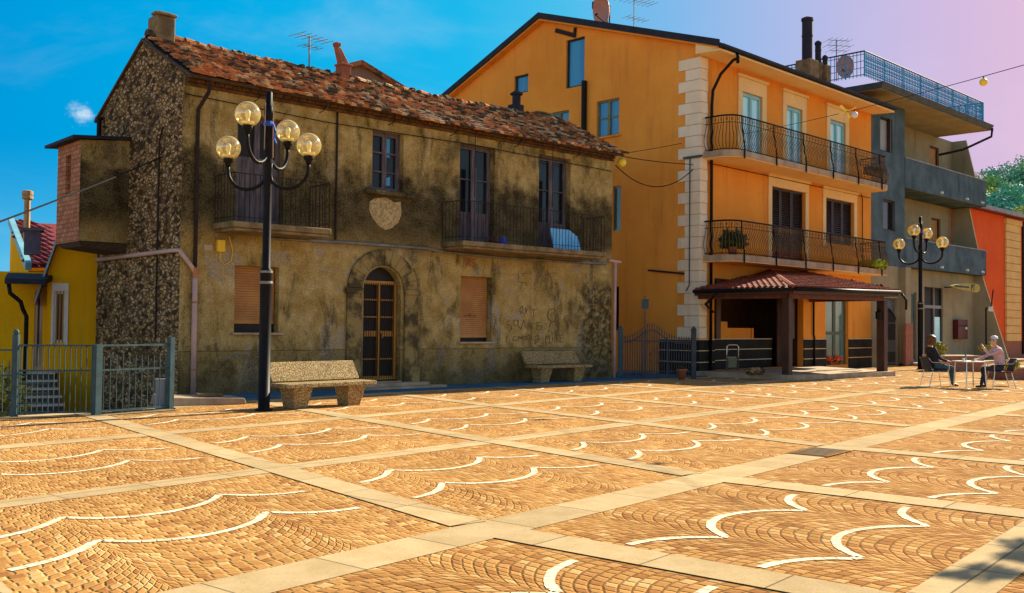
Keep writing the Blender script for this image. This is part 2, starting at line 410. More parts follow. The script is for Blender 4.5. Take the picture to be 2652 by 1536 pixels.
K['plinth'] = simple('dark_plinth_stone', (.028, .025, .020), (.015, .013, .011), 2, .7, spec=.1)
K['iron'] = simple('black_iron', (.006, .006, .007), (.012, .010, .009), 6, .5, 0, .12)
K['rust'] = simple('rusty_iron', (.018, .011, .007), (.035, .018, .009), 8, .8)
K['greyiron'] = simple('grey_painted_iron', (.055, .10, .11), (.035, .07, .08), 5, .6, 0, .2)
K['darkiron'] = simple('dark_grey_iron', (.075, .078, .09), (.05, .052, .06), 5, .6, 0, .12)
K['bronze'] = simple('bronze_railing', (.20, .105, .03), (.11, .055, .018), 4, .35, .5, .5)
K['dkfascia'] = simple('dark_fascia', (.018, .022, .034), (.03, .032, .042), 3, .7, 0, .15)
K['shutterw'] = simple('wood_shutter', (.50, .235, .06), (.40, .17, .04), 2, .6, bump=.2)
K['oakdoor'] = simple('varnished_door', (.50, .235, .032), (.38, .16, .022), 4, .45, streak=True)
K['greywood'] = simple('weathered_wood', (.15, .125, .135), (.075, .062, .07), 9, .85, bump=.4, streak=True)
K['darkwood'] = simple('dark_stained_wood', (.075, .030, .014), (.042, .018, .010), 9, .55, bump=.3, streak=True)
K['shadewood'] = simple('dark_shutter', (.020, .012, .010), (.030, .018, .014), 5, .5)
K['pvc'] = simple('pinkish_downpipe', (.62, .40, .32), (.46, .30, .26), 1.5, .5)
K['copper'] = simple('aged_copper', (.42, .17, .07), (.30, .14, .08), 3, .5, .5)
K['zinc'] = simple('dull_zinc', (.25, .25, .24), (.16, .15, .14), 3, .5, .6)
K['black'] = simple('black_void', (.008, .007, .006), (.014, .012, .010), 2, .6)
K['pane'] = mat_pane('dark_window_glass', (.008, .009, .010), (.014, .02, .028), .12, .22)
K['bluepane'] = mat_pane('sky_tinted_glass', (.02, .21, .42), (.03, .28, .50))  # reflected sky is mixed into the base colour of the glass
K['cyanpane'] = mat_pane('pale_blue_glazing', (.34, .80, .90), (.45, .88, .94))
K['teal'] = mat_pane('teal_glass', (.05, .13, .13), (.10, .20, .19))
K['bluef'] = simple('blue_painted_frame', (.30, .58, .62), (.24, .50, .56), 3, .5)
K['olivef'] = simple('olive_window_frame', (.20, .20, .10), (.15, .15, .07), 3, .6)
K['bluepl'] = simple('blue_plastic', (.20, .58, .88), (.10, .46, .82), 3, .5)
K['deepblue'] = simple('deep_blue_tape', (.02, .09, .55), (.015, .07, .45), 3, .5)
K['whitepl'] = simple('white_paint', (.80, .78, .72), (.66, .64, .6), 3, .6)
K['globe'] = mat_glass_globe()
K['bulbw'] = simple('frosted_bulb', (.95, .9, .75), (.9, .85, .7), 3, .4)
K['yellowpl'] = simple('yellow_plastic', (.85, .58, .02), (.8, .5, .02), 3, .45)
K['yball'] = simple('yellow_lantern', (.95, .75, .06), (.9, .62, .04), 3, .4)
K['signred'] = simple('dark_red_enamel', (.11, .012, .012), (.08, .01, .01), 3, .45)
K['ptyellow'] = simple('yellow_sign_face', (.40, .33, .012), (.30, .25, .01), 3, .5)
K['terra'] = simple('terracotta', (.34, .11, .05), (.24, .08, .04), 4, .8)
K['steel'] = simple('brushed_steel', (.60, .58, .52), (.45, .43, .40), 3, .25, .9, .5)
K['leafd'] = mat_leaf('dark_leaves', (.018, .035, .010), (.05, .085, .02))
K['leafy'] = mat_leaf('yellow_green_leaves', (.22, .30, .015), (.40, .46, .03))
K['leafo'] = mat_leaf('olive_shrub_leaves', (.20, .20, .02), (.42, .36, .05))
K['flower'] = mat_leaf('red_petals', (.80, .06, .02), (.95, .30, .08))
K['treea'] = mat_leaf('hill_tree_leaves', (.16, .36, .11), (.34, .54, .17))
K['treeb'] = mat_leaf('pale_hill_tree_leaves', (.34, .42, .10), (.52, .56, .18))
K['treec'] = mat_leaf('bluish_hill_tree_leaves', (.06, .30, .22), (.16, .46, .32))
K['bark'] = simple('bark', (.09, .06, .04), (.05, .035, .025), 8, .9)
K['hill'] = simple('hill_green', (.05, .12, .06), (.03, .08, .05), .05, .95)
K['dirt'] = simple('yard_earth', (.36, .28, .16), (.24, .19, .11), 1.2, .95, bump=.4)
K['skin'] = simple('skin', (.62, .34, .20), (.55, .29, .17), 6, .55)
K['hairb'] = simple('brown_hair', (.07, .026, .008), (.15, .06, .015), 30, .5, streak=True)
K['hairw'] = simple('white_hair', (.78, .78, .74), (.60, .60, .57), 30, .6)
K['jacket'] = simple('black_jacket', (.016, .014, .018), (.03, .025, .03), 8, .8)
K['jeans'] = simple('blue_jeans', (.045, .11, .15), (.03, .075, .11), 8, .85)
K['shirt'] = simple('mauve_shirt', (.58, .38, .40), (.50, .32, .36), 6, .85)
K['trousers'] = simple('dark_blue_trousers', (.025, .035, .07), (.02, .025, .05), 6, .85)
K['shoe'] = simple('dark_shoes', (.03, .018, .014), (.02, .014, .012), 6, .5)
K['mesh'] = simple('dark_woven_seat', (.03, .04, .055), (.02, .025, .035), 40, .7)
K['gravtx'] = simple('graffiti_ink', (.13, .085, .042), (.20, .14, .065), 9, .9)
K['redtx'] = simple('faded_red_paint', (.30, .06, .03), (.36, .13, .05), 14, .9)
K['scar'] = simple('pale_plaster_patch', (.30, .22, .10), (.52, .39, .18), 13, .95, bump=.8, lo=.42, hi=.58)

# ------------------------------------------------------------------ light, sky, view
SUN_AZ, SUN_EL = 44.0, 31.0
EXPO = 1.2
sd = bpy.data.lights.new('sun', 'SUN'); so = bpy.data.objects.new('sun', sd); COL.objects.link(so)
sd.energy = 4.8; sd.angle = radians(.53); sd.color = (1.0, .88, .66)
sv = Vector((sin(radians(SUN_AZ)) * cos(radians(SUN_EL)), cos(radians(SUN_AZ)) * cos(radians(SUN_EL)), sin(radians(SUN_EL))))
so.rotation_euler = sv.to_track_quat('Z', 'Y').to_euler(); so.location = (20, 20, 40)
W = bpy.data.worlds.new('World'); SC.world = W; W.use_nodes = True
wt = W.node_tree; bg = wt.nodes['Background']
class WN(NT):
    def __init__(s):
        s.t = wt; s.co = wt.nodes.new('ShaderNodeTexCoord').outputs['Generated']
w = WN()
sky = w.n('ShaderNodeTexSky', sky_type='NISHITA'); sky.sun_disc = False
sky.sun_elevation = radians(SUN_EL); sky.sun_rotation = radians(SUN_AZ)
sky.altitude = 600; sky.air_density = 1.0; sky.dust_density = .6; sky.ozone_density = 1.5
dx, dy, dz = w.xyz()
hl = w.math('SQRT', w.math('MULTIPLY_ADD', dx, dx, w.math('MULTIPLY', dy, dy)))
sa_ = w.math('DIVIDE', dx, w.math('MAXIMUM', hl, .001))
cr = w.n('ShaderNodeValToRGB'); w.t.links.new(w.math('ADD', sa_, .5), cr.inputs[0])
stops = [(0.0, (.0, .31, .70)), (.22, (.0, .41, .80)), (.45, (.012, .48, .84)), (.55, (.07, .52, .84)), (.66, (.22, .49, .83)), (.78, (.44, .50, .80)), (.88, (.62, .50, .76)), (1.0, (.80, .52, .70))]
while len(cr.color_ramp.elements) < len(stops): cr.color_ramp.elements.new(.5)
for e, (p_, c_) in zip(cr.color_ramp.elements, stops): e.position = p_; e.color = (*c_, 1)
low = w.math('SUBTRACT', 1.0, w.ramp(dz, -.02, .17))
gcol = w.mix(w.math('MULTIPLY', low, w.math('SUBTRACT', .75, w.ramp(sa_, -.3, .3))), cr.outputs[0], (.16, .66, .92))
# thin veils of cloud and one small wisp
cl = w.ramp(w.noise(3.2, 7, .6, sc3=(1, 1, 3.0), dist=.4), .48, .78)
gcol = w.mix(w.math('MULTIPLY', cl, .13), gcol, (.95, .93, .97))
wd = pt(210, 293, 10) - Vector((0, 0, EYE)); wd.normalize()
dn = w.n('ShaderNodeVectorMath', operation='DISTANCE'); w.t.links.new(w.co, dn.inputs[0]); dn.inputs[1].default_value = wd
wn = w.math('MULTIPLY_ADD', w.noise(60, 5, .6, sc3=(1, 1, 1.6)), .030, dn.outputs['Value'])
gcol = w.mix(w.math('MULTIPLY', w.math('SUBTRACT', 1.0, w.ramp(wn, .014, .027)), .7), gcol, (.80, .90, .97))
front = w.math('MULTIPLY', w.ramp(dy, .1, .6), w.math('SUBTRACT', 1.0, w.ramp(dz, .38, .62)))
nis = w.scale(sky.outputs[0], .075)
fin = w.mix(front, nis, w.scale(gcol, 1.0 / 2 ** EXPO))
w.t.links.new(fin, bg.inputs[0]); bg.inputs[1].default_value = 1.0
SC.view_settings.view_transform = 'Standard'; SC.view_settings.look = 'None'
SC.view_settings.exposure = EXPO; SC.view_settings.gamma = 1
# ------------------------------------------------------------------ the ground
P0 = (-7.1, 21.45); AZ_OLD = 47.0
C0 = (6.56, 33.5); AZ_OR = 45.0
OW = Plane(P0, AZ_OLD); OG = Plane(P0, AZ_OLD - 90)
def orot(az): return radians(90 - az)
def oldw(x, y):      # local house point to world
    s, c = sin(radians(AZ_OLD)), cos(radians(AZ_OLD)); return (P0[0] + x * s - y * c, P0[1] + x * c + y * s)
def orw(x, y):
    s, c = sin(radians(AZ_OR)), cos(radians(AZ_OR)); return (C0[0] + x * s - y * c, C0[1] + x * c + y * s)
SA, CA = sin(radians(39.2)), cos(radians(39.2))
def pqw(p, q): return (SA * p - CA * q, CA * p + SA * q)
b = MB(); b.face([(-1500, -1500, -1.15), (1500, -1500, -1.15), (1500, 1500, -1.15), (-1500, 1500, -1.15)])
struct(b.build('ground', K['dirt']))
e0, e1, e2, e3 = (-40, 12.0), tuple(gp(0, 1084))[:2], tuple(gp(249, 1077))[:2], tuple(gp(452, 1062))[:2]
plaza = [(-60, -20), (70, -20), (90, 90), (20, 90), oldw(16, 6), oldw(0.6, 5), oldw(.3, .3), e3, e2, e1, e0]
b = MB(); b.prism(plaza, -1.5, 0.0)
struct(b.build('plaza', K['cobble']))
# pale stone kerb along the drop on the left
b = MB(); b.ribbon([e0, e1, e2, e3], .30, .012); b.ribbon([(e0[0], e0[1] - .4), (e1[0] + .1, e1[1] - .45), (e2[0] + .1, e2[1] - .45), (e3[0] + .2, e3[1] - .3)], .035, .006, 0)
struct(b.build('kerb', K['concrete']))
# pale bands
b = MB(); PW = .46
def band(p0, q0, p1, q1, w, z): b.ribbon([pqw(p0, q0), pqw(p1, q1)], w, z)
for q, w_ in ((1.8, .42), (5.12, .50), (8.95, .38), (12.95, .38), (16.8, .38)):
    band(-12, q, 46, q, w_, .004)
for k in range(-3, 11):
    c = 2.35 + 3.65 * k
    band(c, 4.88, c, -14, .42, .008)
    band(c + .245 * .25, 5.37, c + .245 * 11.9, 17.0, .36, .008)
for q in (-1.6, -5.2, -8.8): band(-12, q, 46, q, .42, .004)
struct(b.build('paving_bands', K['band']))
# white scalloped lines set in the cobbles
b = MB(); sg = sqrt(.7225 - .5625)
def scallop(c, qc, side, skew):
    pts = []
    for i in range(0, 61):
        u = .28 + i * (3.0 / 60); cc = (u + .5) / 1.5; xx = (cc - floor(cc) - .5) * 1.5
        qa = abs(qc - 5.12) - (sqrt(max(.7225 - xx * xx, 0)) - sg)
        q = 5.12 + side * qa; p = c + u + (skew * (q - 5.12) if side > 0 else 0)
        pts.append(pqw(p, q))
    acc = 0.0; P_ = [Vector(q_) for q_ in pts]
    L_ = [0]
    for a_, c_ in zip(P_, P_[1:]): L_.append(L_[-1] + (c_ - a_).length)
    def at_(s_):
        for i_ in range(len(P_) - 1):
            if L_[i_ + 1] >= s_: return P_[i_].lerp(P_[i_ + 1], (s_ - L_[i_]) / max(L_[i_ + 1] - L_[i_], 1e-6))
        return P_[-1]
    s_ = 0.0
    while s_ < L_[-1] - .04:
        e_ = min(s_ + RN.uniform(.085, .115), L_[-1]); a_, c_ = at_(s_ + .003), at_(e_ - .003); d_ = (c_ - a_).normalized(); n_ = Vector((-d_.y, d_.x))
        w1_, w2_ = RN.uniform(.032, .041), RN.uniform(.032, .041); z_ = .005
        b.face([(*(a_ + n_ * w1_), z_), (*(a_ - n_ * w2_), z_), (*(c_ - n_ * w2_), z_), (*(c_ + n_ * w1_), z_)]); s_ = e_
for k in range(-3, 10):
    c = 2.35 + 3.65 * k
    for q in (7.0, 8.02, 10.75, 11.85, 14.65, 15.75): scallop(c, q, 1, .245)
    for q in (3.55, 2.51, .1, -.95, -3.4, -4.5): scallop(c, q, -1, 0)
struct(b.build('white_paving_lines', K['white']))
# stone pavement in shadow blue along the old house, and drain covers
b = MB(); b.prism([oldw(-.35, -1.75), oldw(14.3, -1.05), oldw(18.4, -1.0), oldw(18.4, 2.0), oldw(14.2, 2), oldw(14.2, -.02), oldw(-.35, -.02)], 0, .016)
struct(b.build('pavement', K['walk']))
b = MB()
for x, y in ((2122, 1172),):
    c = gp(x, y); p, q = SA * c.x + CA * c.y, -CA * c.x + SA * c.y
    b.face([(*pqw(p - .42, q - .28), .0125), (*pqw(p + .42, q - .28), .0125), (*pqw(p + .42, q + .28), .0125), (*pqw(p - .42, q + .28), .0125)])
    for i in range(7): 
        pp_ = p - .36 + i * .12
        b.ribbon([pqw(pp_, q - .22), pqw(pp_, q + .22)], .05, .016, 1)
g_ = b.build('drain_grate', [simple('rusty_grate', (.30, .16, .045), (.2, .10, .03), 9, .95, spec=.02), K['black']])
tag(g_, 'brown metal drain grate let into the wide pale stone band', 'drain grate')
# ------------------------------------------------------------------ the old house
OH = thing('old_house', 'two storey old house with mould stained ochre plaster, rubble gable and ragged clay tile roof', 'house', (*P0, 0), orot(AZ_OLD))
OL, OD, EZ, RZ, RY = 13.9, 4.7, 6.95, 8.18, 2.15
Pf = lambda t, z, d: (t, d, z)
Pg = lambda t, z, d: (d, t, z)
ud = (1.27, 2.45, 3.80, 6.28); mw_ = (4.92, 5.88, 4.94, 6.44); d1 = (7.75, 9.01, 3.80, 6.48); d2 = (10.72, 12.03, 3.80, 6.53)
gw = (1.27, 2.38, 1.37, 2.87); ad = (4.72, 5.86, .17, 3.02); rw = (7.83, 8.95, 1.14, 2.90)
b = MB()
wall(b, Pf, 0, OL, -.2, EZ, [ud, mw_, d1, d2, gw, ad, rw], .26)
cx, sp = (ad[0] + ad[1]) / 2, 2.45                       # arch spandrels
for sgn, e in ((-1, ad[0]), (1, ad[1])):
    pr = None
    for i in range(9):
        a = pi / 2 * i / 8
        q = (cx + sgn * (ad[1] - ad[0]) / 2 * cos(a), sp + (ad[3] - sp) * sin(a))
        if pr: 
            b.face([Pf(pr[0], pr[1], .003), Pf(q[0], q[1], .003), Pf(e, ad[3], .003)])
            b.face([Pf(pr[0], pr[1], .003), Pf(q[0], q[1], .003), Pf(q[0], q[1], .26), Pf(pr[0], pr[1], .26)])
        pr = q
b.face([(OL, 0, -.2), (OL, OD, -.2), (OL, OD, 6.2), (OL, RY, RZ - .1), (OL, 0, EZ)])
b.face([(0, OD, -1.6), (OL, OD, -1.6), (OL, OD, 6.6), (0, OD, 6.6)])
b.box(-.012, -.012, -.1, .30, 0, EZ - .05)
# plinth band, slightly proud
for x0, x1 in ((.02, cx - 1.12), (cx + 1.12, OL)):
    b.box(x0, -.035, -.1, x1, -.002, .98 if x0 > 1 else .95)
b.build('front_wall', K['plaster'], OH)
b = MB()
wall(b, Pg, 0, OD, -1.6, RZ, [], .2, [(-(RZ - EZ) / RY, 1, EZ), ((RZ - 6.72) / (OD - RY), 1, RZ + RY * (RZ - 6.72) / (OD - RY))])
b.build('gable_wall', K['rubble'], OH)
# arch surround
b = MB()
ro, ri = 1.08, .60
for s_ in (-1, 1):
    b.box(cx + s_ * ro - (0 if s_ < 0 else .42), -.07, 0, cx + s_ * ro + (.42 if s_ < 0 else 0), -.002, 2.34)
    b.box(cx + s_ * ro - (.05 if s_ < 0 else .44), -.10, 2.34, cx + s_ * ro + (.44 if s_ < 0 else .05), -.002, 2.47)
    b.box(cx + s_ * ro - (.05 if s_ < 0 else .44), -.10, 0, cx + s_ * ro + (.44 if s_ < 0 else .05), -.002, .5)
N_ = 12
for i in range(N_):
    a0, a1 = pi * i / N_ + .004, pi * (i + 1) / N_ - .004
    q = lambda r, a, y: (cx + r * cos(a), y, 2.47 + (r * .93) * sin(a))
    b.hexa([q(.63, a0, -.06), q(1.06, a0, -.06), q(1.06, a0, 0.02), q(.63, a0, .02), q(.63, a1, -.06), q(1.06, a1, -.06), q(1.06, a1, .02), q(.63, a1, .02)])
b.build('door_surround', simple('sooty_door_stone', (.30, .215, .075), (.07, .052, .022), 2.2, .95, bump=.6, lo=.42, hi=.6), OH, bevel=.012)
# door with grille
b = MB(); b.box(ad[0] - .05, .22, ad[2], ad[1] + .05, .255, ad[3], 0); dr = b.build('front_door', K['black'], OH)
b = MB()
for x in (ad[0] + .03, cx - .03, ad[1] - .10): b.box(x, .15, ad[2] + .03, x + .07, .215, 2.63)
for z in (ad[2] + .03, 2.58): b.box(ad[0] + .10, .152, z, ad[1] - .10, .212, z + .09)
b.box(ad[0] + .14, .17, 1.28, cx - .05, .20, 1.42); b.box(cx + .07, .17, 1.28, ad[1] - .12, .20, 1.42)
for z in (.70, 1.75, 2.18):
    b.box(ad[0] + .10, .17, z, ad[1] - .1, .195, z + .035)
b.build('door_frame', K['oakdoor'], dr)
b = MB()
for i in range(14):
    x = ad[0] + .12 + i * (ad[1] - ad[0] - .24) / 13
    b.tube([(x, .135, ad[2] + .05), (x, .135, 2.62)], .008, 6)
b.build('grille', K['rust'], dr)
b = MB(); b.box(cx + .06, .10, 1.24, cx + .11, .15, 1.36); b.build('handle', K['bronze'], dr)
# door step
b = MB(); b.box(cx - 1.15, -.42, .0, cx + 1.2, -.10, .14); b.box(cx - 1.3, -.75, .0, cx + 1.5, -.43, .07)
b.box(ad[0], -.09, 0, ad[1], .26, .165); b.build('doorstep', K['palecon'], OH, bevel=.01)
# balcony doors and window of the upper floor
def casement(par, r, frame, pane, y=.20, solid=0, nm='window', rows=3, leafs=2, ajar=0, boards=None):
    t0, t1, z0, z1 = r
    f = MB(); w_ = .055
    f.box(t0, y - .03, z0, t0 + w_, y + .05, z1); f.box(t1 - w_, y - .03, z0, t1, y + .05, z1); f.box(t0 + w_, y - .03, z1 - w_, t1 - w_, y + .05, z1)
    lw = (t1 - t0 - 2 * w_) / leafs; zs = z0 + solid
    for k in range(leafs):
        a = t0 + w_ + k * lw; e = a + lw
        f.box(a + .004, y - .04, z0, a + .065, y + .015, z1 - w_); f.box(e - .065, y - .04, z0, e - .004, y + .015, z1 - w_)
        f.box(a + .065, y - .038, z0, e - .065, y + .012, z0 + .08); f.box(a + .065, y - .038, z1 - w_ - .07, e - .065, y + .012, z1 - w_)
        for i in range(1, rows):
            z = zs + (z1 - w_ - zs) * i / rows; f.box(a + .065, y - .034, z - .018, e - .065, y + .01, z + .018)
        if solid:
            f.box(a + .065, y - .036, zs - .08, e - .065, y + .012, zs)
            for i in range(4):
                x = a + .065 + (lw - .13) * i / 4; f.box(x + .004, y - .03, z0 + .08, x + (lw - .13) / 4 - .004, y + .0, zs - .08)
    o = f.build(nm, frame, par)
    g = MB(); g.face([(t0, y + .02, z0), (t1, y + .02, z0), (t1, y + .02, z1), (t0, y + .02, z1)]); g.build('pane', pane, o)
    return o
dl = casement(OH, ud, K['greywood'], K['black'], .22, 1.55, 'balcony_door', 1)
casement(OH, d1, K['greywood'], K['pane'], .22, .85, 'balcony_door', 2)
casement(OH, d2, K['greywood'], K['pane'], .22, .80, 'balcony_door', 2)
wm = casement(OH, mw_, K['greywood'], K['pane'], .2, 0, 'window', 3)
b = MB(); b.face([(5.36, .215, 5.82), (5.60, .215, 5.82), (5.60, .215, 6.30), (5.36, .215, 6.30)]); b.build('curtain', K['bluepane'], wm); b = MB(); b.face([(5.36, .215, 5.1), (5.62, .215, 5.1), (5.62, .215, 5.34), (5.36, .215, 5.22)])
b.build('curtain', K['bluepane'], wm)
b = MB(); b.box(mw_[0] - .25, -.16, 4.80, mw_[1] + .28, .18, 4.92); b.build('sill', K['plaster'], wm, bevel=.02)
# open wooden leaf at the left of each right-hand balcony door
for r in (d1, d2):
    b = MB(); b.hexa([(r[0] + .42, .02, 3.85), (r[0] + .58, -.01, 3.85), (r[0] + .60, .02, 3.85), (r[0] + .44, .06, 3.85), (r[0] + .42, .02, 5.85), (r[0] + .58, -.01, 5.85), (r[0] + .60, .02, 5.85), (r[0] + .44, .06, 5.85)])
    b.build('door_leaf', K['greywood'], OH)
# roller shutters of the ground floor
def roller(par, r, zb, y=.16):
    f = MB(); n = int((r[3] - zb) / .055); t0, t1 = r[0] + .03, r[1] - .03
    for i in range(n):
        z = zb + i * (r[3] - zb) / n; h = (r[3] - zb) / n
        f.hexa([(t0, y, z), (t1, y, z), (t1, y + .02, z), (t0, y + .02, z), (t0, y + .018, z + h * .92), (t1, y + .018, z + h * .92), (t1, y + .03, z + h * .92), (t0, y + .03, z + h * .92)])
    f.box(t0, y - .006, zb - .05, t1, y + .02, zb - .001)
    o = f.build('roller_shutter', K['shutterw'], par)
    g = MB(); g.face([(r[0], y + .05, r[2]), (r[1], y + .05, r[2]), (r[1], y + .05, r[3]), (r[0], y + .05, r[3])]); g.build('dark_opening', K['black'], o)
    g = MB(); g.box(r[0] - .08, -.10, r[2] - .05, r[1] + .1, .15, r[2] - .002); g.build('sill', K['palecon'], o, bevel=.008)
    return o
roller(OH, gw, 1.62); rs = roller(OH, rw, 1.30)
b = MB()
for i in range(5): b.box(8.10 + i * .085, .148, 1.82 + .012 * (i % 2), 8.10 + i * .085 + .06, .158, 1.87 + .02 * ((i * 7) % 3 - 1))
b.build('scrawl', K['gravtx'], rs)
# balconies
def old_balcony(x0, x1, corbels):
    w_ = .92; b = MB(); b.box(x0, -w_, 3.63, x1, -.003, 3.76); b.box(x0 + .06, -w_ + .05, 3.56, x1 - .06, -.003, 3.628)
    o = b.build('balcony_slab', K['concrete'], OH, bevel=.018)
    b = MB()
    for x in corbels: b.hexa([(x, -.75, 3.42), (x + .16, -.75, 3.42), (x + .16, -.004, 3.15), (x, -.004, 3.15), (x, -.8, 3.558), (x + .16, -.8, 3.558), (x + .16, -.004, 3.558), (x, -.004, 3.558)])
    if corbels: b.build('corbel', K['concrete'], o)
    b = MB(); top = 4.80; y = -w_ + .05
    for p, q in (((x0 + .04, -.02), (x0 + .04, y)), ((x0 + .04, y), (x1 - .04, y)), ((x1 - .04, y), (x1 - .04, -.02))):
        b.bar((*p, top), (*q, top), .035, .016); b.bar((*p, 3.86), (*q, 3.86), .03, .012)
        L = (Vector(p) - Vector(q)).length; n = int(L / .125)
        for i in range(n + 1):
            x = p[0] + (q[0] - p[0]) * i / n; yy = p[1] + (q[1] - p[1]) * i / n
            b.tube([(x, yy, 3.76), (x, yy, top)], .009, 5)
    b.build('railing', K['rust'], o)
    return o
old_balcony(.72, 3.18, ()); old_balcony(7.12, 12.62, ())
# plaster patch shaped like a shield, below the window
b = MB(); sh = [(4.86, 4.62), (5.02, 4.72), (5.35, 4.76), (5.62, 4.66), (5.80, 4.70), (5.84, 4.40), (5.74, 4.16), (5.52, 4.0), (5.34, 3.95), (5.12, 4.05), (4.94, 4.22), (4.84, 4.42)]
cs = (5.34, 4.38)
for i in range(len(sh)):
    a, c = sh[i], sh[(i + 1) % len(sh)]; b.face([(cs[0], -.022, cs[1]), (a[0], -.006, a[1]), (c[0], -.006, c[1])])
b.build('plaster_shield', K['scar'], OH)
# pipes along the wall
b = MB()
pp = [(2.1, -.05, 3.52), (4.2, -.05, 3.555), (6.6, -.05, 3.56), (7.3, -.05, 3.50), (9.5, -.06, 3.46), (13.6, -.06, 3.50)]
b.tube(pp, .035, 8); b.build('water_pipe', K['zinc'], OH)
b = MB(); b.tube([(3.86, -.04, 6.75), (3.86, -.04, 3.6)], .026, 8); b.build('thin_pipe', K['rust'], OH)
b = MB(); b.tube([(8.03, -.30, 6.7), (8.03, -.30, 5.0)], .012, 6); b.build('iron_tie_rod', K['rust'], OH); b = MB(); b.tube([(10.98, -.3, 6.75), (10.98, -.3, 5.0)], .012, 6); b.build('iron_tie_rod', K['rust'], OH)
b = MB(); b.tube([(.45, -.33, 6.75), (.42, -.30, 6.55), (.30, -.09, 6.2), (.30, -.07, 6.0), (.30, -.07, 2.75)], .042, 10); b.build('upper_downpipe', K['rust'], OH)
b = MB(); b.tube([(.30, -.08, 2.76), (.30, -.08, .0)], .058, 12)
b.tube([(.30, -.08, 2.62), (.22, -.08, 2.78), (-.06, -.075, 3.12), (-.06, .3, 3.13), (-.06, 4.6, 3.10)], .05, 10); o = b.build('lower_downpipe', K['pvc'], OH, True)
for z in (.55, 2.0): b = MB(); b.lathe([(.07, 0), (.07, .04)], (.30, -.08, z), 12); b.build('pipe_collar', K['copper'], o)
b = MB(); b.lathe([(.075, 0), (.075, .22)], (.30, -.08, 2.55), 12)
b.build('pipe_collar', K['copper'], o)
b = MB(); b.tube([(13.99, -.06, 3.55), (13.98, -.06, 0)], .05, 10); b.tube([(13.7, -.06, 3.62), (13.99, -.06, 3.60), (14.25, -.06, 3.58)], .045, 8); b.build('corner_downpipe', K['pvc'], OH, True)
# cable box, meter plate
b = MB(); b.box(.52, -.02, 3.16, .72, -.003, 3.28); b.build('name_plate', K['palecon'], OH)
b = MB(); b.box(.80, -.10, 3.14, .98, -.003, 3.40); b.tube([(.89, -.05, 3.14), (.88, -.05, 2.98), (1.0, -.03, 2.86), (1.16, -.03, 2.95), (1.2, -.02, 3.2), (1.1, -.02, 3.5)], .012, 6); b.build('junction_box', K['yellowpl'], OH, bevel=.01)
b = MB(); b.box(6.02, -.03, 1.82, 6.10, -.003, 1.92); b.build('doorbell', K['whitepl'], OH)
# graffiti scratched and drawn between window and corner
b = MB()
def stroke(pts, r=.012): 
    for p, q in zip(pts, pts[1:]): b.bar((p[0], -.008, p[1]), (q[0], -.008, q[1]), r * 2, .006, 0, (0, 1, 0))
def arc_(cx_, cz, rx, rz_, a0, a1, n=14): return [(cx_ + rx * cos(radians(a0 + (a1 - a0) * i / n)), cz + rz_ * sin(radians(a0 + (a1 - a0) * i / n))) for i in range(n + 1)]
GX = lambda x, y: OW(1280 + x / 5.615, 660 + y / 5.615)
def gst(pts, r=.010): stroke([GX(*p) for p in pts], r)
gst([(845 + 72 * cos(a * .45), 875 + 92 * sin(a * .45)) for a in range(15)], .014)
gst([(785, 1130), (795, 1060), (820, 985), (860, 965), (905, 990), (930, 1060)], .014)
gst([(1075, 880), (1030, 890), (1015, 940), (1040, 985), (1075, 990)])
gst([(230, 960), (190, 970), (180, 1010), (240, 1030), (255, 1070), (205, 1140)])
gst([(280, 960), (330, 945), (350, 1010), (300, 1035), (280, 990), (290, 960)]); gst([(350, 950), (345, 1040), (390, 1080), (420, 960), (440, 960), (450, 1060)])
gst([(520, 1000), (590, 1000)]); gst([(620, 980), (620, 1090), (690, 1085), (690, 1030), (625, 1030)]); gst([(690, 985), (630, 985)])
gst([(180, 1270), (178, 1190), (200, 1180)]); gst([(320, 1180), (275, 1200), (275, 1240), (330, 1245)])
gst([(345, 1240), (350, 1180), (375, 1220), (400, 1180), (405, 1240)]); gst([(425, 1240), (430, 1185), (465, 1190), (465, 1235), (430, 1240)]); gst([(480, 1165), (530, 1160)]); gst([(510, 1160), (515, 1240)])
gst([(590, 1190), (640, 1170), (645, 1240), (590, 1300), (592, 1230)], .014); gst([(620, 1325), (700, 1325)], .014)
gst([(745, 1280), (750, 1160), (775, 1220), (800, 1160), (805, 1280)]); gst([(745, 1280), (830, 1280)]); gst([(840, 1270), (845, 1215), (880, 1215), (880, 1275)])
gst([(905, 1160), (910, 1270)]); gst([(905, 1160), (940, 1175), (915, 1215), (950, 1270)]); gst([(1000, 1160), (950, 1170), (955, 1215), (985, 1215)]); gst([(955, 1215), (960, 1265), (1000, 1260)])
gst([(380, 870), (370, 790), (400, 740), (420, 790), (390, 830), (440, 860)]); gst([(450, 760), (460, 850), (480, 770)]); gst([(540, 800), (630, 790)]); gst([(570, 800), (570, 910)])
gst([(350, 260), (350, 400), (450, 405), (475, 440)], .008); gst([(410, 300), (410, 270), (510, 270)], .008); gst([(780, 330), (790, 265), (900, 270)], .008); gst([(960, 790), (990, 790), (960, 870)], .008)
b.build('graffiti', K['gravtx'], OH)
b = MB()
gx = lambda x, y: OW(1000 + x / 3.318, 600 + y / 3.318)
def rst(pts): stroke([gx(*p) for p in pts], .022)
rst([(690, 300), (690, 235), (715, 230), (718, 300)]); rst([(760, 235), (735, 240), (738, 265), (760, 270), (758, 298), (735, 300)])
b.build('painted_number', K['redtx'], OH)
# the outline of an old notice on the plaster
b = MB(); n0, n1 = OW(1393, 724), OW(1476, 790)
b.face([(n0[0], -.004, n1[1]), (n1[0], -.004, n1[1]), (n1[0], -.004, n0[1]), (n0[0], -.004, n0[1])]); b.build('plaster_repair', K['greywall'], OH) if False else None
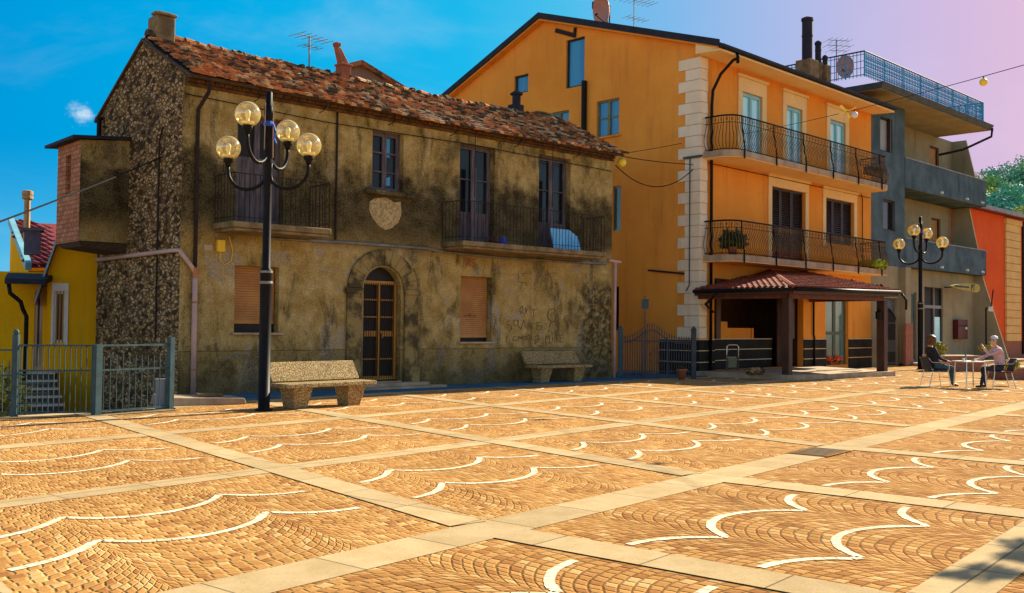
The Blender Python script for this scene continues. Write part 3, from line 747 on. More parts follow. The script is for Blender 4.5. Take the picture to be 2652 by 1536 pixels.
# roof of hand-laid clay tiles
def coppi(b, x0, x1, ylo, zlo, yhi, zhi, step=.172, rows=10, jit=.014):
    L = Vector((0, yhi - ylo, zhi - zlo)); d = L.normalized(); nrm = Vector((0, -d.z, d.y)); 
    if nrm.z < 0: nrm = -nrm
    n = int((x1 - x0) / step); ln = L.length / rows
    for i in range(n):
        for r in range(rows):
            sagz = -.10 * sin(pi * (x0 + i * step - x0) / (x1 - x0)) + .025 * noise.noise(Vector((i * .13, r * .2, 3)))
            base = Vector((x0 + (i + .5) * step + RN.uniform(-jit, jit), ylo, zlo)) + d * (r * ln + RN.uniform(-.05, .03)) + nrm * (.012 + RN.uniform(-.01, .02) + sagz)
            rot = RN.gauss(0, .05); dd = (d + Vector((rot, 0, 0))).normalized(); sd = dd.cross(nrm).normalized()
            lift = .035 + max(0, RN.gauss(0, .014)); LL = ln * 1.22
            if RN.random() < .03: LL *= .6
            i0 = len(b.v)
            for e, rad in ((0, .092), (1, .070)):
                q = base + dd * (LL * e) + nrm * (lift * (1 - e))
                for j in range(6):
                    a = pi * j / 5; b.v.append(tuple(q + sd * (cos(a) * rad) + nrm * (sin(a) * rad * .8)))
            for j in range(5):
                b.f.append((i0 + j, i0 + j + 1, i0 + 7 + j, i0 + 6 + j)); b.m.append(0)
            b.f.append(tuple(i0 + j for j in range(6))); b.m.append(0)
    return b
sl = (RZ - EZ) / RY
b = MB(); coppi(b, -.02, OL + .25, -.46, EZ - .50 * sl + .17, RY, RZ + .01, rows=13)
sb = (RZ - 6.72) / (OD - RY); coppi(b, .02, OL + .25, OD + .3, 6.72 - .3 * sb + .08, RY, RZ + .01, rows=6, step=.22)
for i in range(46):                                     # ridge tiles
    x = .06 + i * .305; z = RZ + .02 + RN.uniform(-.02, .04) - .10 * sin(pi * x / OL)
    i0 = len(b.v)
    for e in (0, 1):
        for j in range(7):
            a = pi * j / 6; b.v.append((x + e * .38, RY + cos(a) * (.14 - .02 * e) + RN.uniform(-.006, .006), z + sin(a) * (.12 - .02 * e) + (.03 if e == 0 else 0)))
    for j in range(6): b.f.append((i0 + j, i0 + j + 1, i0 + 8 + j, i0 + 7 + j)); b.m.append(0)
    b.f.append(tuple(i0 + j for j in range(7))); b.m.append(0)
rf = b.build('roof', K['tile'], OH)
b = MB()
for y0, z0, y1, z1 in ((-.38, EZ - .13, RY, RZ - .10), (OD + .25, 6.72 - .25 * sb, RY, RZ - .10)):
    b.hexa([(-.06, y0, z0 - .02), (OL + .12, y0, z0 - .02), (OL + .12, y1, z1 - .02), (-.06, y1, z1 - .02), (-.06, y0, z0 + .05), (OL + .12, y0, z0 + .05), (OL + .12, y1, z1 + .05), (-.06, y1, z1 + .05)])
b.build('roof_bed', K['bark'], rf)
b = MB()                                                # stones weighing the tiles down
for i in range(34):
    t = RN.random(); x = RN.uniform(.2, OL); yy = -.2 + (RY + .1) * t if i % 2 else RY + RN.uniform(-.1, .1)
    z = EZ + (yy) * sl + .12 if yy < RY else RZ + .12
    s_ = RN.uniform(.06, .12); i0 = len(b.v)
    b = MB(); b.lathe([(s_ * .5, -s_ * .6), (s_, -s_ * .2), (s_ * .85, s_ * .35), (s_ * .3, s_ * .6)], (x, yy, z - .04), 6)
    b.build('roof_stone', K['rubble'], rf)
b = MB()
for k, (y0, z0, h) in enumerate(((-.28, EZ - .12, .05), (-.16, EZ - .19, .06))):   # corbelled tile courses under the eaves
    n = int((OL + .1) / .21)
    for i in range(n):
        x = .02 + i * .21; b.box(x, y0 + RN.uniform(-.012, .012), z0, x + .19, -.004, z0 + h + RN.uniform(-.005, .005))
b.box(0, -.07, EZ - .26, OL, -.004, EZ - .20)
b.build('eaves_courses', simple('sooty_eaves_tiles', (.16, .075, .03), (.06, .035, .016), 7, .95, bump=.4), OH)
b = MB()
for x in (1.6, 3.3, 5.3, 7.3, 9.6, 12.0): b.tube([(x, -.12, EZ - .38), (x, -.30, EZ - .36), (x, -.42, EZ - .26), (x, -.40, EZ - .14)], .011, 5)
b.tube([(0, -.06, EZ - .46), (3.5, -.07, EZ - .56), (8, -.06, EZ - .50), (13.8, -.06, EZ - .58)], .012, 5)
b.build('cables', K['iron'], OH)
# chimneys on the old roof
b = MB(); b.box(.16, 1.85, RZ - .5, .62, 2.35, RZ + .50); b.box(.12, 1.81, RZ + .50, .66, 2.1, RZ + .57); b.box(.24, 1.95, RZ + .57, .62, 2.32, RZ + .63); b.build('chimney', K['concrete'], OH, bevel=.03)
c1 = Plane(P0, AZ_OLD, -RY)
tx, tz = c1(889, 180)
b = MB(); b.box(tx - .15, RY - .15, RZ - .2, tx + .15, RY + .15, RZ + .30); b.box(tx - .18, RY - .18, RZ + .30, tx + .18, RY + .18, RZ + .36)
b.hexa([(tx - .12, RY - .12, RZ + .36), (tx + .12, RY - .12, RZ + .36), (tx + .12, RY + .12, RZ + .36), (tx - .12, RY + .12, RZ + .36), (tx - .27, RY - .08, RZ + .80), (tx - .12, RY - .08, RZ + .76), (tx - .12, RY + .08, RZ + .76), (tx - .27, RY + .08, RZ + .80)])
b.box(tx - .29, RY - .09, RZ + .80, tx - .13, RY + .09, RZ + .90)
b.build('chimney', K['terra'], OH, bevel=.015)
tx, _ = c1(1343, 270)
b = MB(); b.box(tx - .18, RY - .05, RZ - .1, tx + .18, RY + .3, RZ + .30); b.tube([(tx, RY + .1, RZ + .3), (tx, RY + .1, RZ + .62)], .13, 8); b.lathe([(.2, 0), (.2, .05), (.05, .14)], (tx, RY + .1, RZ + .62), 8); b.build('chimney', K['dkfascia'], OH)
tx, _ = c1(1400, 300)
b = MB(); b.box(tx - .3, RY - .2, RZ - .2, tx + .3, RY + .2, RZ + .12); b.box(tx - .35, RY - .25, RZ + .12, tx + .35, RY + .25, RZ + .18); b.build('chimney', K['concrete'], OH, bevel=.02)
# the little brick closet hanging on the gable
y0, y1, zb, zt = 1.75, 2.97, 3.42, 5.72
y0 = OG(334, 450)[0] - .0
b = MB(); pj = 1.12; y1 = y0 + 1.45
y0, y1 = 2.85 - 0, 2.85 + 1.45
b.face([(-pj, y0, zb), (0, y0, zb), (0, y0, zt + .12), (-pj, y0, zt)]); b.face([(-pj, y1, zb), (0, y1, zb), (0, y1, zt), (-pj, y1, zt)])
b.face([(-pj, y0, zb), (0, y0, zb), (0, y1, zb), (-pj, y1, zb)])
bay = b.build('closet_bay', K['plaster'], OH)
b = MB(); wh = (y0 + .58, y0 + .92, 4.55, 5.45)
wall(b, lambda t, z, d: (-pj - .004 + d, t, z), y0 - .012, y1 + .012, zb - .012, zt, [wh], .15); b.build('brick_face', K['brick'], bay)
b = MB(); b.face([(-pj + .14, wh[0], wh[2]), (-pj + .14, wh[1], wh[2]), (-pj + .14, wh[1], wh[3]), (-pj + .14, wh[0], wh[3])]); wn_ = b.build('window', K['black'], bay)
b = MB(); b.hexa([(-pj - .22, y0 - .14, zt + .0), (0, y0 - .14, zt + .12), (0, y1 + .3, zt + .10), (-pj - .22, y1 + .3, zt - .02), (-pj - .22, y0 - .14, zt + .07), (0, y0 - .14, zt + .2), (0, y1 + .3, zt + .18), (-pj - .22, y1 + .3, zt + .05)]); b.build('roof', K['dkfascia'], bay)
b = MB(); b.hexa([(-pj + .12, y0 + .1, zb - .12), (0, y0 + .1, zb - .22), (0, y1 - .1, zb - .22), (-pj + .12, y1 - .1, zb - .12), (-pj, y0, zb - .013), (0, y0, zb - .013), (0, y1, zb - .013), (-pj, y1, zb - .013)]); b.build('corbel', K['bark'], bay)
b = MB(); b.tube([(-.12, y0 + 1.6, 5.2), (-.12, y0 + 1.6, 6.55)], .06, 8); b.lathe([(.1, 0), (.1, .06)], (-.12, y0 + 1.6, 6.55), 8); b.build('flue', K['iron'], OH)
b = MB(); b.tube([(-.06, 1.05, 1.2), (-.06, 1.05, 5.6), (-.05, .9, 5.9)], .022, 6); b.build('gable_cable', K['rust'], OH)
# ------------------------------------------------------------------ the orange house
C0 = (6.18, 33.12)
FO = Plane(C0, AZ_OR); FG = Plane(C0, AZ_OR - 90)
OR = thing('orange_house', 'three storey orange stucco house with pale quoined corner and two long iron balconies', 'house', (*C0, 0), orot(AZ_OR))
def frect(*a):
    t0, t1, z0, z1 = FO.rect(*a); return (t0, t1, z0, z1)
def grect(*a):
    t0, t1, z0, z1 = FG.rect(*a); return (min(t0, t1), max(t0, t1), z0, z1)
OLN = FO(2256, 400)[0]; AP = FG(1410, 46); AY, AZ_ = AP; BK = 14.4
WT = 10.62; SL1 = .322; ZT = AZ_ - .12
ztop1 = lambda y: ZT - SL1 * (AY - y)
SL2 = .41
fu1 = frect(1921, 246, 1972, 382); fu2 = frect(2035.6, 280.5, 2076, 400); fu3 = frect(2148, 319, 2188, 452)
fl1 = frect(1997, 491, 2084, 661); fl2 = frect(2137, 520, 2210, 607)
UF, LF = 7.42, 3.97
fu1, fu2, fu3 = [(r[0], r[1], UF, 9.86) for r in (fu1, fu2, fu3)]
fl1 = (fl1[0], fl1[1], LF, 6.74); fl2 = (fl2[0], fl2[1], 4.95, 6.72)
lo0, lo1 = FO(1850, 800)[0], FO(2080.6, 800)[0]
logg = (lo0, lo1, .16, 3.25)
gd = (FO(2138, 800)[0], FO(2197, 800)[0], .16, FO(2165, 779)[1])
gd = (gd[0], gd[1], .16, 3.05)
b = MB(); wall(b, Pf, 0, OLN, -.2, WT + .1, [fu1, fu2, fu3, fl1, fl2, logg, gd], .24)
b.build('front_wall', K['orange'], OR)
gs, gt, gl_, gr, gg, gdd = grect(1332, 194, 1368, 241), grect(1466, 99, 1514, 225), grect(1420, 289, 1473, 352), grect(1545, 258, 1603, 353), grect(1586, 482, 1608, 598), grect(1588, 742, 1603, 856)
b = MB(); wall(b, Pg, 0, BK, -.2, 14, [gs, gt, gl_, gr, gg, gdd], .22, [(-SL1, 1, ztop1(0)), (SL2, 1, ZT + SL2 * AY)])
b.build('gable_wall', K['orange'], OR)
b = MB(); b.face([(OLN, 0, 0), (OLN, BK, 0), (OLN, BK, 10.5), (OLN, AY, ZT), (OLN, 0, WT)]); b.face([(0, BK, 0), (OLN, BK, 0), (OLN, BK, 10.8), (0, BK, 10.8)]); b.build('side_wall', K['orange'], OR)
# roof with dark verge, soffit, gutter
OV = .95
zr = lambda y: (ztop1(y) if y < AY else ZT - SL2 * (y - AY)) + .06
b = MB()
for y0, y1 in ((-OV, AY), (AY, BK + .3)):
    b.hexa([(-.30, y0, zr(y0)), (OLN + .15, y0, zr(y0)), (OLN + .15, y1, zr(y1)), (-.30, y1, zr(y1)), (-.30, y0, zr(y0) + .10), (OLN + .15, y0, zr(y0) + .10), (OLN + .15, y1, zr(y1) + .10), (-.30, y1, zr(y1) + .10)])
rf = b.build('roof', K['newtile'], OR)
b = MB()
for y0, y1 in ((-OV, AY), (AY, BK + .3)):
    b.hexa([(-.36, y0, zr(y0) - .04), (-.302, y0, zr(y0) - .04), (-.302, y1, zr(y1) - .04), (-.36, y1, zr(y1) - .04), (-.36, y0, zr(y0) + .19), (-.302, y0, zr(y0) + .19), (-.302, y1, zr(y1) + .19), (-.36, y1, zr(y1) + .19)])
b.build('verge', K['dkfascia'], rf)
b = MB()
for y0, y1 in ((-OV, AY), (AY, BK)):
    b.hexa([(-.30, y0, zr(y0) - .10), (-.003, y0, zr(y0) - .10), (-.003, y1, zr(y1) - .10), (-.30, y1, zr(y1) - .10), (-.30, y0, zr(y0) - .004), (-.003, y0, zr(y0) - .004), (-.003, y1, zr(y1) - .004), (-.30, y1, zr(y1) - .004)])
b.build('verge_lining', K['orange'], OR)
b = MB(); b.hexa([(-.29, -OV, WT - .05), (OLN + .12, -OV, WT - .05), (OLN + .12, -.003, WT), (-.29, -.003, WT), (-.29, -OV, WT + .03), (OLN + .12, -OV, WT + .03), (OLN + .12, -.003, WT + .08), (-.29, -.003, WT + .08)])
b.face([(-.29, -OV, WT + .03), (-.29, -.003, WT + .08), (-.29, -.003, zr(0) - .1), (-.29, -OV, zr(-OV) - .1)])
b.build('soffit', K['soffit'], OR)
b = MB()
gz = WT + .14
gp_ = [(-OV - .15, 0), (-OV - .15, -.07), (-OV - .10, -.11), (-OV - .03, -.09), (-OV - .003, -.02)]
for (ya, za), (yb, zb_) in zip(gp_, gp_[1:]): b.face([(-.34, ya, gz + za), (OLN + .15, ya, gz + za), (OLN + .15, yb, gz + zb_), (-.34, yb, gz + zb_)])
b.face([(-.34, y, gz + z) for y, z in gp_]); b.box(-.34, -OV - .002, gz - .12, OLN + .15, -OV + .02, gz + .05)
b.build('gutter', K['dkfascia'], OR)
# quoins
ge = FG(1758, 400)[0]; gsr = FG(1776, 400)[0]; fe = FO(1830, 400)[0]
b = MB(); z = 1.22; k = 0; zq = [1.22]
hs = .375
nq = int((10.6 - 1.22) / hs); hs = (10.58 - 1.22) / nq
for k in range(nq):
    g_ = ge if k % 2 == 0 else gsr; z0 = 1.22 + k * hs
    b.box(-.05, -.05, z0 + .006, -.002, g_, z0 + hs - .006)
    b.box(-.0015, -.05, z0 + .006, fe if k % 2 == 0 else fe * .93, -.002, z0 + hs - .006)
b.build('quoins', K['quoin'], OR, bevel=.012)
# plinth in dark stone with pale joints
def plinth_run(par, nm, boxes, mat):
    b = MB()
    for q in boxes: b.box(*q)
    return b.build(nm, mat, par)
ZS, ZJ = ((0, .42), (.45, .80), (.83, 1.17)), (.42, .80, 1.17)
for x0, x1, cnr in ((-.0015, lo0, 1), (lo1, gd[0], 0), (gd[1], OLN, 0)):
    q = [(x0, -.04, a_, x1, -.002, c_) for a_, c_ in ZS]; k_ = [(x0, -.032, a_ + .001, x1, -.003, a_ + .029) for a_ in ZJ]
    if cnr: q += [(-.04, -.04, a_, -.002, 1.6, c_) for a_, c_ in ZS]; k_ += [(-.032, -.032, a_ + .001, -.003, 1.6, a_ + .029) for a_ in ZJ]
    o = plinth_run(OR, 'plinth', q, K['plinth']); plinth_run(o, 'pale_joints', k_, K['cream'])
# window surrounds
b = MB()
def surround(r, wd, top, b, foot=None):
    t0, t1, z0, z1 = r; z0 = z0 if foot is None else foot
    b.box(t0 - wd, -.05, z0, t0, -.002, z1); b.box(t1, -.05, z0, t1 + wd, -.002, z1)
    b.box(t0 - wd, -.055, z1 + .002, t1 + wd, -.002, z1 + top - .10); b.box(t0 - wd - .07, -.11, z1 + top - .098, t1 + wd + .07, -.002, z1 + top)
for r in (fu1, fu2, fu3): surround(r, .28, .58, b)
for r in (fl1,): surround(r, .24, .44, b)
surround(fl2, .24, .44, b, LF)
b.build('window_surrounds', K['cream'], OR, bevel=.008) if False else None
for r, wd, tp, ft in ((fu1, .28, .58, None), (fu2, .28, .58, None), (fu3, .28, .58, None), (fl1, .24, .44, None), (fl2, .24, .44, 4.8)):
    b = MB(); surround(r, wd, tp, b, ft); sr = b.build('window_surround', K['cream'], OR, bevel=.008)
for r in (fu1, fu2, fu3): casement(OR, r, K['bluef'], K['cyanpane'], .07, 0, 'balcony_door', 1)
def louvre(par, r, n_leaf, y=.10):
    t0, t1, z0, z1 = r; f = MB(); lw = (t1 - t0) / n_leaf
    for k in range(n_leaf):
        a, e = t0 + k * lw + .01, t0 + (k + 1) * lw - .01
        f.box(a, y, z0, a + .07, y + .05, z1); f.box(e - .07, y, z0, e, y + .05, z1); f.box(a + .07, y, z1 - .08, e - .07, y + .05, z1); f.box(a + .07, y, z0, e - .07, y + .05, z0 + .08)
        n = int((z1 - z0) / .09)
        for i in range(n):
            z = z0 + .09 + (z1 - z0 - .18) * i / n; f.hexa([(a + .07, y, z), (e - .07, y, z), (e - .07, y + .03, z + .05), (a + .07, y + .03, z + .05), (a + .07, y + .008, z), (e - .07, y + .008, z), (e - .07, y + .038, z + .05), (a + .07, y + .038, z + .05)])
    o = f.build('shutters', K['shadewood'], par)
    g = MB(); g.face([(t0, y + .09, z0), (t1, y + .09, z0), (t1, y + .09, z1), (t0, y + .09, z1)]); g.build('dark_opening', K['black'], o)
louvre(OR, fl1, 3); louvre(OR, fl2, 3)
# gable windows
def gwin(r, frame, pane, leafs, dark=False):
    y0, y1, z0, z1 = r; f = MB(); x = .10; w_ = .06
    f.box(x - .02, y0, z0, x + .05, y0 + w_, z1); f.box(x - .02, y1 - w_, z0, x + .05, y1, z1); f.box(x - .02, y0 + w_, z0, x + .05, y1 - w_, z0 + w_); f.box(x - .02, y0 + w_, z1 - w_, x + .05, y1 - w_, z1)
    for k in range(1, leafs): 
        y = y0 + (y1 - y0) * k / leafs; f.box(x - .03, y - .06, z0 + w_, x + .04, y + .06, z1 - w_)
    o = f.build('window', frame, OR)
    g = MB(); g.face([(x + .03, y0, z0), (x + .03, y1, z0), (x + .03, y1, z1), (x + .03, y0, z1)]); g.build('pane', pane, o)
    if leafs == 2:
        g = MB(); g.box(x + .005, y0 + .06, z0 + (z1 - z0) * .5, x + .028, y1 - .06, z0 + (z1 - z0) * .5 + .05); g.build('crossbar', frame, o)
    return o
gwin(gs, K['dkfascia'], K['bluepane'], 1); gwin(gt, K['dkfascia'], K['bluepane'], 1); gwin(gl_, K['olivef'], K['bluepane'], 2); gwin(gr, K['olivef'], K['bluepane'], 2)
louv = gwin(gg, K['teal'], K['teal'], 1); gwin(gdd, K['black'], K['black'], 1)
for r in (gl_, gr): b = MB(); b.box(-.10, r[0] - .1, r[2] - .06, .08, r[1] + .1, r[2] - .003); b.build('window_sill', K['orange'], OR)
yy, z0 = FG(1516, 345); _, z1 = FG(1516, 211)
b = MB(); b.tube([(-.09, yy, z0 - 2), (-.09, yy, z1)], .10, 10); b.build('flue', K['iron'], OR)
ya, za = FG(1440, 79); yb, zb_ = FG(1491, 93); yc, zc = FG(1489, 73)
b = MB(); b.bar((-.02, yb - .0, zb_), (-.02, ya, za), .06, .16); b.bar((-.04, yb + .02, zb_ - .05), (-.04, yb, zc), .06, .10); b.build('wall_bracket', K['rust'], OR)
y0, z0 = FG(1680, 700); y1, z1 = FG(1775, 709)
b = MB(); b.bar((-.03, y0, z0), (-.07, y1, z1), .05, .06); b.build('iron_arm', K['rust'], OR)
# balconies
def belly_balcony(z, zr_, name):
    w_ = 1.22; x0, x1 = .12, FO(2303, 412)[0] - .0
    x1 = Plane(C0, AZ_OR, w_)(2303, 500)[0]
    path = [(x0, 0.0), (x0, -w_ + .62)]
    for i in range(1, 7): a = pi / 2 * i / 6; path.append((x0 + .62 - .62 * cos(a), -w_ + .62 - .62 * sin(a)))
    path += [(x1 - .15, -w_), (x1, -w_ + .15), (x1, 0.0)]
    b = MB(); b.prism([(p[0], min(p[1], -.003)) for p in path], z - .19, z); sb_ = b.build('balcony_slab', K['palecon'], OR)
    b = MB(); q = [(p[0] + .03, min(p[1] * .975, -.004)) for p in path]; b.prism(q, z - .22, z - .192); b.build('slab_soffit', K['soffit'], sb_)
    # resample path
    pts = []; acc = 0; stp = .112
    seg = list(zip(path, path[1:])); d0 = 0
    for a, e in seg:
        L = sqrt((e[0] - a[0]) ** 2 + (e[1] - a[1]) ** 2); nx, ny = (e[1] - a[1]) / L, -(e[0] - a[0]) / L
        s = -d0 % stp
        while s < L: pts.append((a[0] + (e[0] - a[0]) * s / L, a[1] + (e[1] - a[1]) * s / L, -nx, -ny) if False else (a[0] + (e[0] - a[0]) * s / L, a[1] + (e[1] - a[1]) * s / L, nx, ny)); s += stp
        d0 += L
    # outward normal must point away from the house
    H_ = zr_ - z
    def outw(p):
        x, y, nx, ny = p
        if abs(ny) > .3 and ny > 0: nx, ny = -nx, -ny
        if abs(ny) <= .3: nx = -1 if x < 1 else 1; ny = 0
        return nx, ny
    b = MB(); prof = [(-.05, .03), (.03, .10), (.105, .22), (.12, .34), (.07, .50), (0.0, .66), (-.035, .80), (-.04, .97)]
    for i, p in enumerate(pts):
        nx, ny = outw(p)
        b.tube([(p[0] + nx * (o - .06), p[1] + ny * (o - .06), z + h * H_) for o, h in prof], .0135, 4, cap=False)
        if i % 2 == 0:   # small scrolls under the handrail
            c_ = (p[0] - nx * .09, p[1] - ny * .09, z + .90 * H_)
            tx, ty = -ny, nx
            b.tube([(c_[0] + tx * .04 * cos(a * 1.05), c_[1] + ty * .04 * cos(a * 1.05), c_[2] + .045 * sin(a * 1.05)) for a in range(7)], .008, 4, cap=False)
    rl = b.build('railing', K['bronze'], OR)
    b = MB(); inn = [(p[0] - outw(p)[0] * .10, p[1] - outw(p)[1] * .10) for p in pts]
    b.tube([(x, y, zr_) for x, y in inn], .028, 8); b.tube([(x, y, z + .80 * H_) for x, y in inn], .012, 5); b.tube([(x, y, z + .06) for x, y in inn], .014, 5)
    b.build('handrail', K['iron'], rl)
    n = len(pts)
    for i in range(14, n - 4, 18):
        p = pts[i]; nx, ny = outw(p); b = MB()
        b.tube([(p[0] + nx * .03, p[1] + ny * .03, z - .26), (p[0] + nx * .03, p[1] + ny * .03, z + .1), (p[0] - nx * .09, p[1] - ny * .09, z + .75 * H_), (p[0] - nx * .10, p[1] - ny * .10, zr_)], .028, 6)
        b.build('railing_post', K['iron'], rl)
belly_balcony(UF - .02, 8.56, 'u'); belly_balcony(LF, 5.10, 'l')
b = MB(); bb = fl1; b.tube([(OLN - 1.0, -.06, UF - .3), (OLN - .9, -.06, UF - .5), (OLN - .9, -.06, LF)], .02, 6); b.build('wall_cable', K['rust'], OR); b = MB(); b.tube([(.4, -.05, UF - .34), (OLN - .2, -.05, UF - .36)], .014, 5); b.build('wall_cable', K['rust'], OR)
# black downpipe at the corner
fx = FO(1836, 500)[0]
b = MB(); ex_, ez = 1.05, 10.55
e2 = Plane(C0, AZ_OR, OV)(1907, 150)[0]
b.tube([(e2, -OV - .06, WT + .06), (e2, -OV - .06, WT - .30)], .055, 8)
b.tube([(e2, -OV - .06, WT - .14), (e2 - .1, -OV + .05, WT - .2), (fx + .15, -.35, WT - .55), (fx, -.14, WT - 1.1), (fx, -.10, WT - 1.6), (fx, -.10, 0.1)], .052, 8)
b.build('downpipe', K['iron'], OR, True)
b = MB(); cx_ = FG(1790, 500)[0]
b.tube([(-.08, cx_, 7.2), (-.08, cx_, 3.0), (-.08, cx_ + .12, 2.8)], .022, 6); b.bar((-.09, cx_ + .25, 7.25), (-.09, cx_ - .5, 7.25), .06, .06)
b.build('cable_duct', K['greyiron'], OR)
# recess (loggia) on the ground floor
b = MB(); d_ = 2.4
b.box(lo0 - .2, .245, .16, lo0, d_, 3.25); b.box(lo1, .245, .16, lo1 + .1, d_, 3.25); b.box(lo0 - .2, d_, .16, lo1 + .1, d_ + .1, 3.25); b.box(lo0 - .2, .245, 3.25, lo1 + .1, d_ + .1, 3.3); b.box(lo0 - .2, .0, .10, lo1 + .1, d_, .159)
lg = b.build('loggia', K['darkwood'], OR)
b = MB(); w0, w1, w2 = FO(1869, 840)[0], FO(1936, 840)[0], FO(2001, 840)[0]
b.box(w0, .82, 1.20, w2 - .12, .94, 1.58); b.box(w0, .82, 1.58, w1, .94, 1.80); b.box(w2 - .118, .78, 1.20, w2, .96, 1.58)
b.build('low_wall', K['orange'], lg)
b = MB(); c = MB()
for z0, z1 in ((.16, .42), (.45, .80), (.83, 1.17)): b.box(lo0 + .02, .79, z0, lo1 - .9, .94, z1)
for z in (.42, .80, 1.17): c.box(lo0 + .02, .797, z + .001, lo1 - .9, .93, z + .028)
b.build('plinth', K['plinth'], lg); c.build('plinth_joints', K['quoin'], lg)
for x in (lo0 + .15, lo1 - .9): b = MB(); b.box(x, .02, 1.2, x + .28, .24, 3.2); b.build('pillar', K['darkwood'], lg)
b = MB(); b.box(lo1 - .85, .6, .16, lo1 - .02, .66, 3.1); b.build('plank_door', K['darkwood'], lg)
# green glazed door
b = MB(); m_ = (gd[0] + gd[1]) / 2
for a, e in ((gd[0], m_ - .01), (m_ + .01, gd[1])):
    b.box(a, .12, .17, a + .09, .17, gd[3]); b.box(e - .09, .12, .17, e, .17, gd[3])
    for z in (.17, 1.35, gd[3] - .12): b.box(a + .09, .12, z, e - .09, .17, z + .12)
o = b.build('green_door', simple('green_door_paint', (.10, .13, .075), (.07, .10, .06), 3, .5), OR)
b = MB(); b.face([(gd[0], .15, .17), (gd[1], .15, .17), (gd[1], .15, gd[3]), (gd[0], .15, gd[3])]); b.build('pane', K['teal'], o)
px_ = FO(2103, 800)[0]
b = MB(); b.tube([(px_ + .35, -.4, 2.98), (px_ + .05, -.12, 2.85), (px_, -.07, 2.7), (px_, -.07, 1.35), (px_ + .06, -.07, 1.25), (px_ + .06, -.07, .16)], .04, 8); b.build('porch_downpipe', K['iron'], OR, True)
# flues on the roof
def roofpt(x, y, w): t, z = Plane(C0, AZ_OR, w)(x, y); return t, -w, z
for (x, y0, y1, yb, rad, wl) in ((2091, 44, 158, 190, .20, 0.0), (2119, 106, 165, 195, .12, -.4), (2137, 143, 170, 200, .10, -.2)):
    t, yy, zt_ = roofpt(x, y0, wl); _, _, zm = roofpt(x, y1, wl); zb0 = zr(yy) - .1
    b = MB(); b.box(t - rad * 1.6, yy - rad * 1.6, zb0, t + rad * 1.6, yy + rad * 1.6, zm); 
    o = b.build('chimney', K['concrete'], OR, bevel=.02)
    b = MB(); b.tube([(t, yy, zm), (t, yy, zt_ - .12)], rad, 12); b.lathe([(rad * 1.15, 0), (rad * 1.15, .10), (rad * .5, .16)], (t, yy, zt_ - .16), 12); b.lathe([(rad * 1.08, 0), (rad * 1.08, .05)], (t, yy, zm + (zt_ - zm) * .55), 12)
    b.build('flue_pipe', K['dkfascia'], o)
# ------------------------------------------------------------------ porch in front of the orange house
PO = thing('porch', 'brown timber porch with red tiled hip roof on a low stone platform', 'porch', (*C0, 0), orot(AZ_OR))
A_, B_, C_, D_ = (-.1, -.05), (.33, -3.04), (5.5, -3.7), (7.3, -.05)
b = MB(); b.prism([(A_[0] - .25, -.05), (-.05, -3.25), (.2, -3.4), (5.75, -4.05), (5.9, -3.9), (7.7, -.05)], -.05, .155); b.build('platform', K['palecon'], PO)
zB, zC, zA, zD, zT = 2.84, 2.90, 2.80, 2.95, 3.62
t1_ = FO(2001, 706)[0]; T1, T2 = (t1_ - .3, -.06, 3.62), (6.8, -.06, 3.60)
A3, B3, C3, D3 = (-.35, -.06, zA), (B_[0] - .35, B_[1] - .38, zB), (C_[0] + .42, C_[1] - .36, zC), (D_[0] + .6, -.06, zD)
def tilefield(b, P, step=.20, rl=.36, nrm_hint=(0, 0, 1)):
    P = [Vector(p) for p in P]; e = (P[1] - P[0]).normalized(); n = (P[1] - P[0]).cross(P[-1] - P[0]).normalized()
    if n.z < 0: n = -n
    u = n.cross(e).normalized()
    if u.z < 0: u = -u
    poly = [((p - P[0]).dot(e), (p - P[0]).dot(u)) for p in P]
    def inside(x, y):
        c = False
        for (x0, y0), (x1, y1) in zip(poly, poly[1:] + poly[:1]):
            if (y0 > y) != (y1 > y) and x < (x1 - x0) * (y - y0) / (y1 - y0) + x0: c = not c
        return c
    xm = max(p[0] for p in poly); xn = min(p[0] for p in poly); ym = max(p[1] for p in poly)
    for i in range(int((xm - xn) / step) + 1):
        for r in range(int(ym / rl) + 1):
            x, y = xn + (i + .5) * step, r * rl
            if not inside(x, y + rl * .4): continue
            i0 = len(b.v); q0 = P[0] + e * x + u * (y - .03)
            for k_, rad in ((0, .088), (1, .078)):
                q = q0 + u * (rl * 1.12 * k_) + n * (.03 * (1 - k_))
                for j in range(6):
                    a = pi * j / 5; b.v.append(tuple(q + e * (cos(a) * rad) + n * (sin(a) * rad * .75)))
            for j in range(5): b.f.append((i0 + j, i0 + j + 1, i0 + 7 + j, i0 + 6 + j)); b.m.append(0)
            b.f.append(tuple(i0 + j for j in range(6))); b.m.append(0)
b = MB(); tilefield(b, [A3, B3, T1]); tilefield(b, [B3, C3, T2, T1]); tilefield(b, [C3, D3, T2])
b.tube([B3, T1], .11, 8); b.tube([C3, T2], .10, 8)
rf = b.build('roof', K['newtile'], PO)
b = MB(); lo_ = lambda p, d: (p[0], p[1], p[2] - d)
for tri in ((A3, B3, T1), (B3, C3, T2, T1), (C3, D3, T2)): b.face([lo_(p, .03) for p in tri]); b.face([lo_(p, .10) for p in tri])
b.build('roof_boards', K['darkwood'], rf)
b = MB()
for p, q in ((A3, B3), (B3, C3), (C3, D3)): b.bar(lo_(p, .10), lo_(q, .10), .05, .16)
b.build('fascia', K['darkwood'], PO)
b = MB()
for p, q in ((A3, B3), (B3, C3)):
    d = (Vector(q) - Vector(p)).normalized(); o = Vector((d.y, -d.x, 0)) * .09
    b.tube([Vector(p) + o - Vector((0, 0, .04)), Vector(q) + o - Vector((0, 0, .04))], .06, 8)
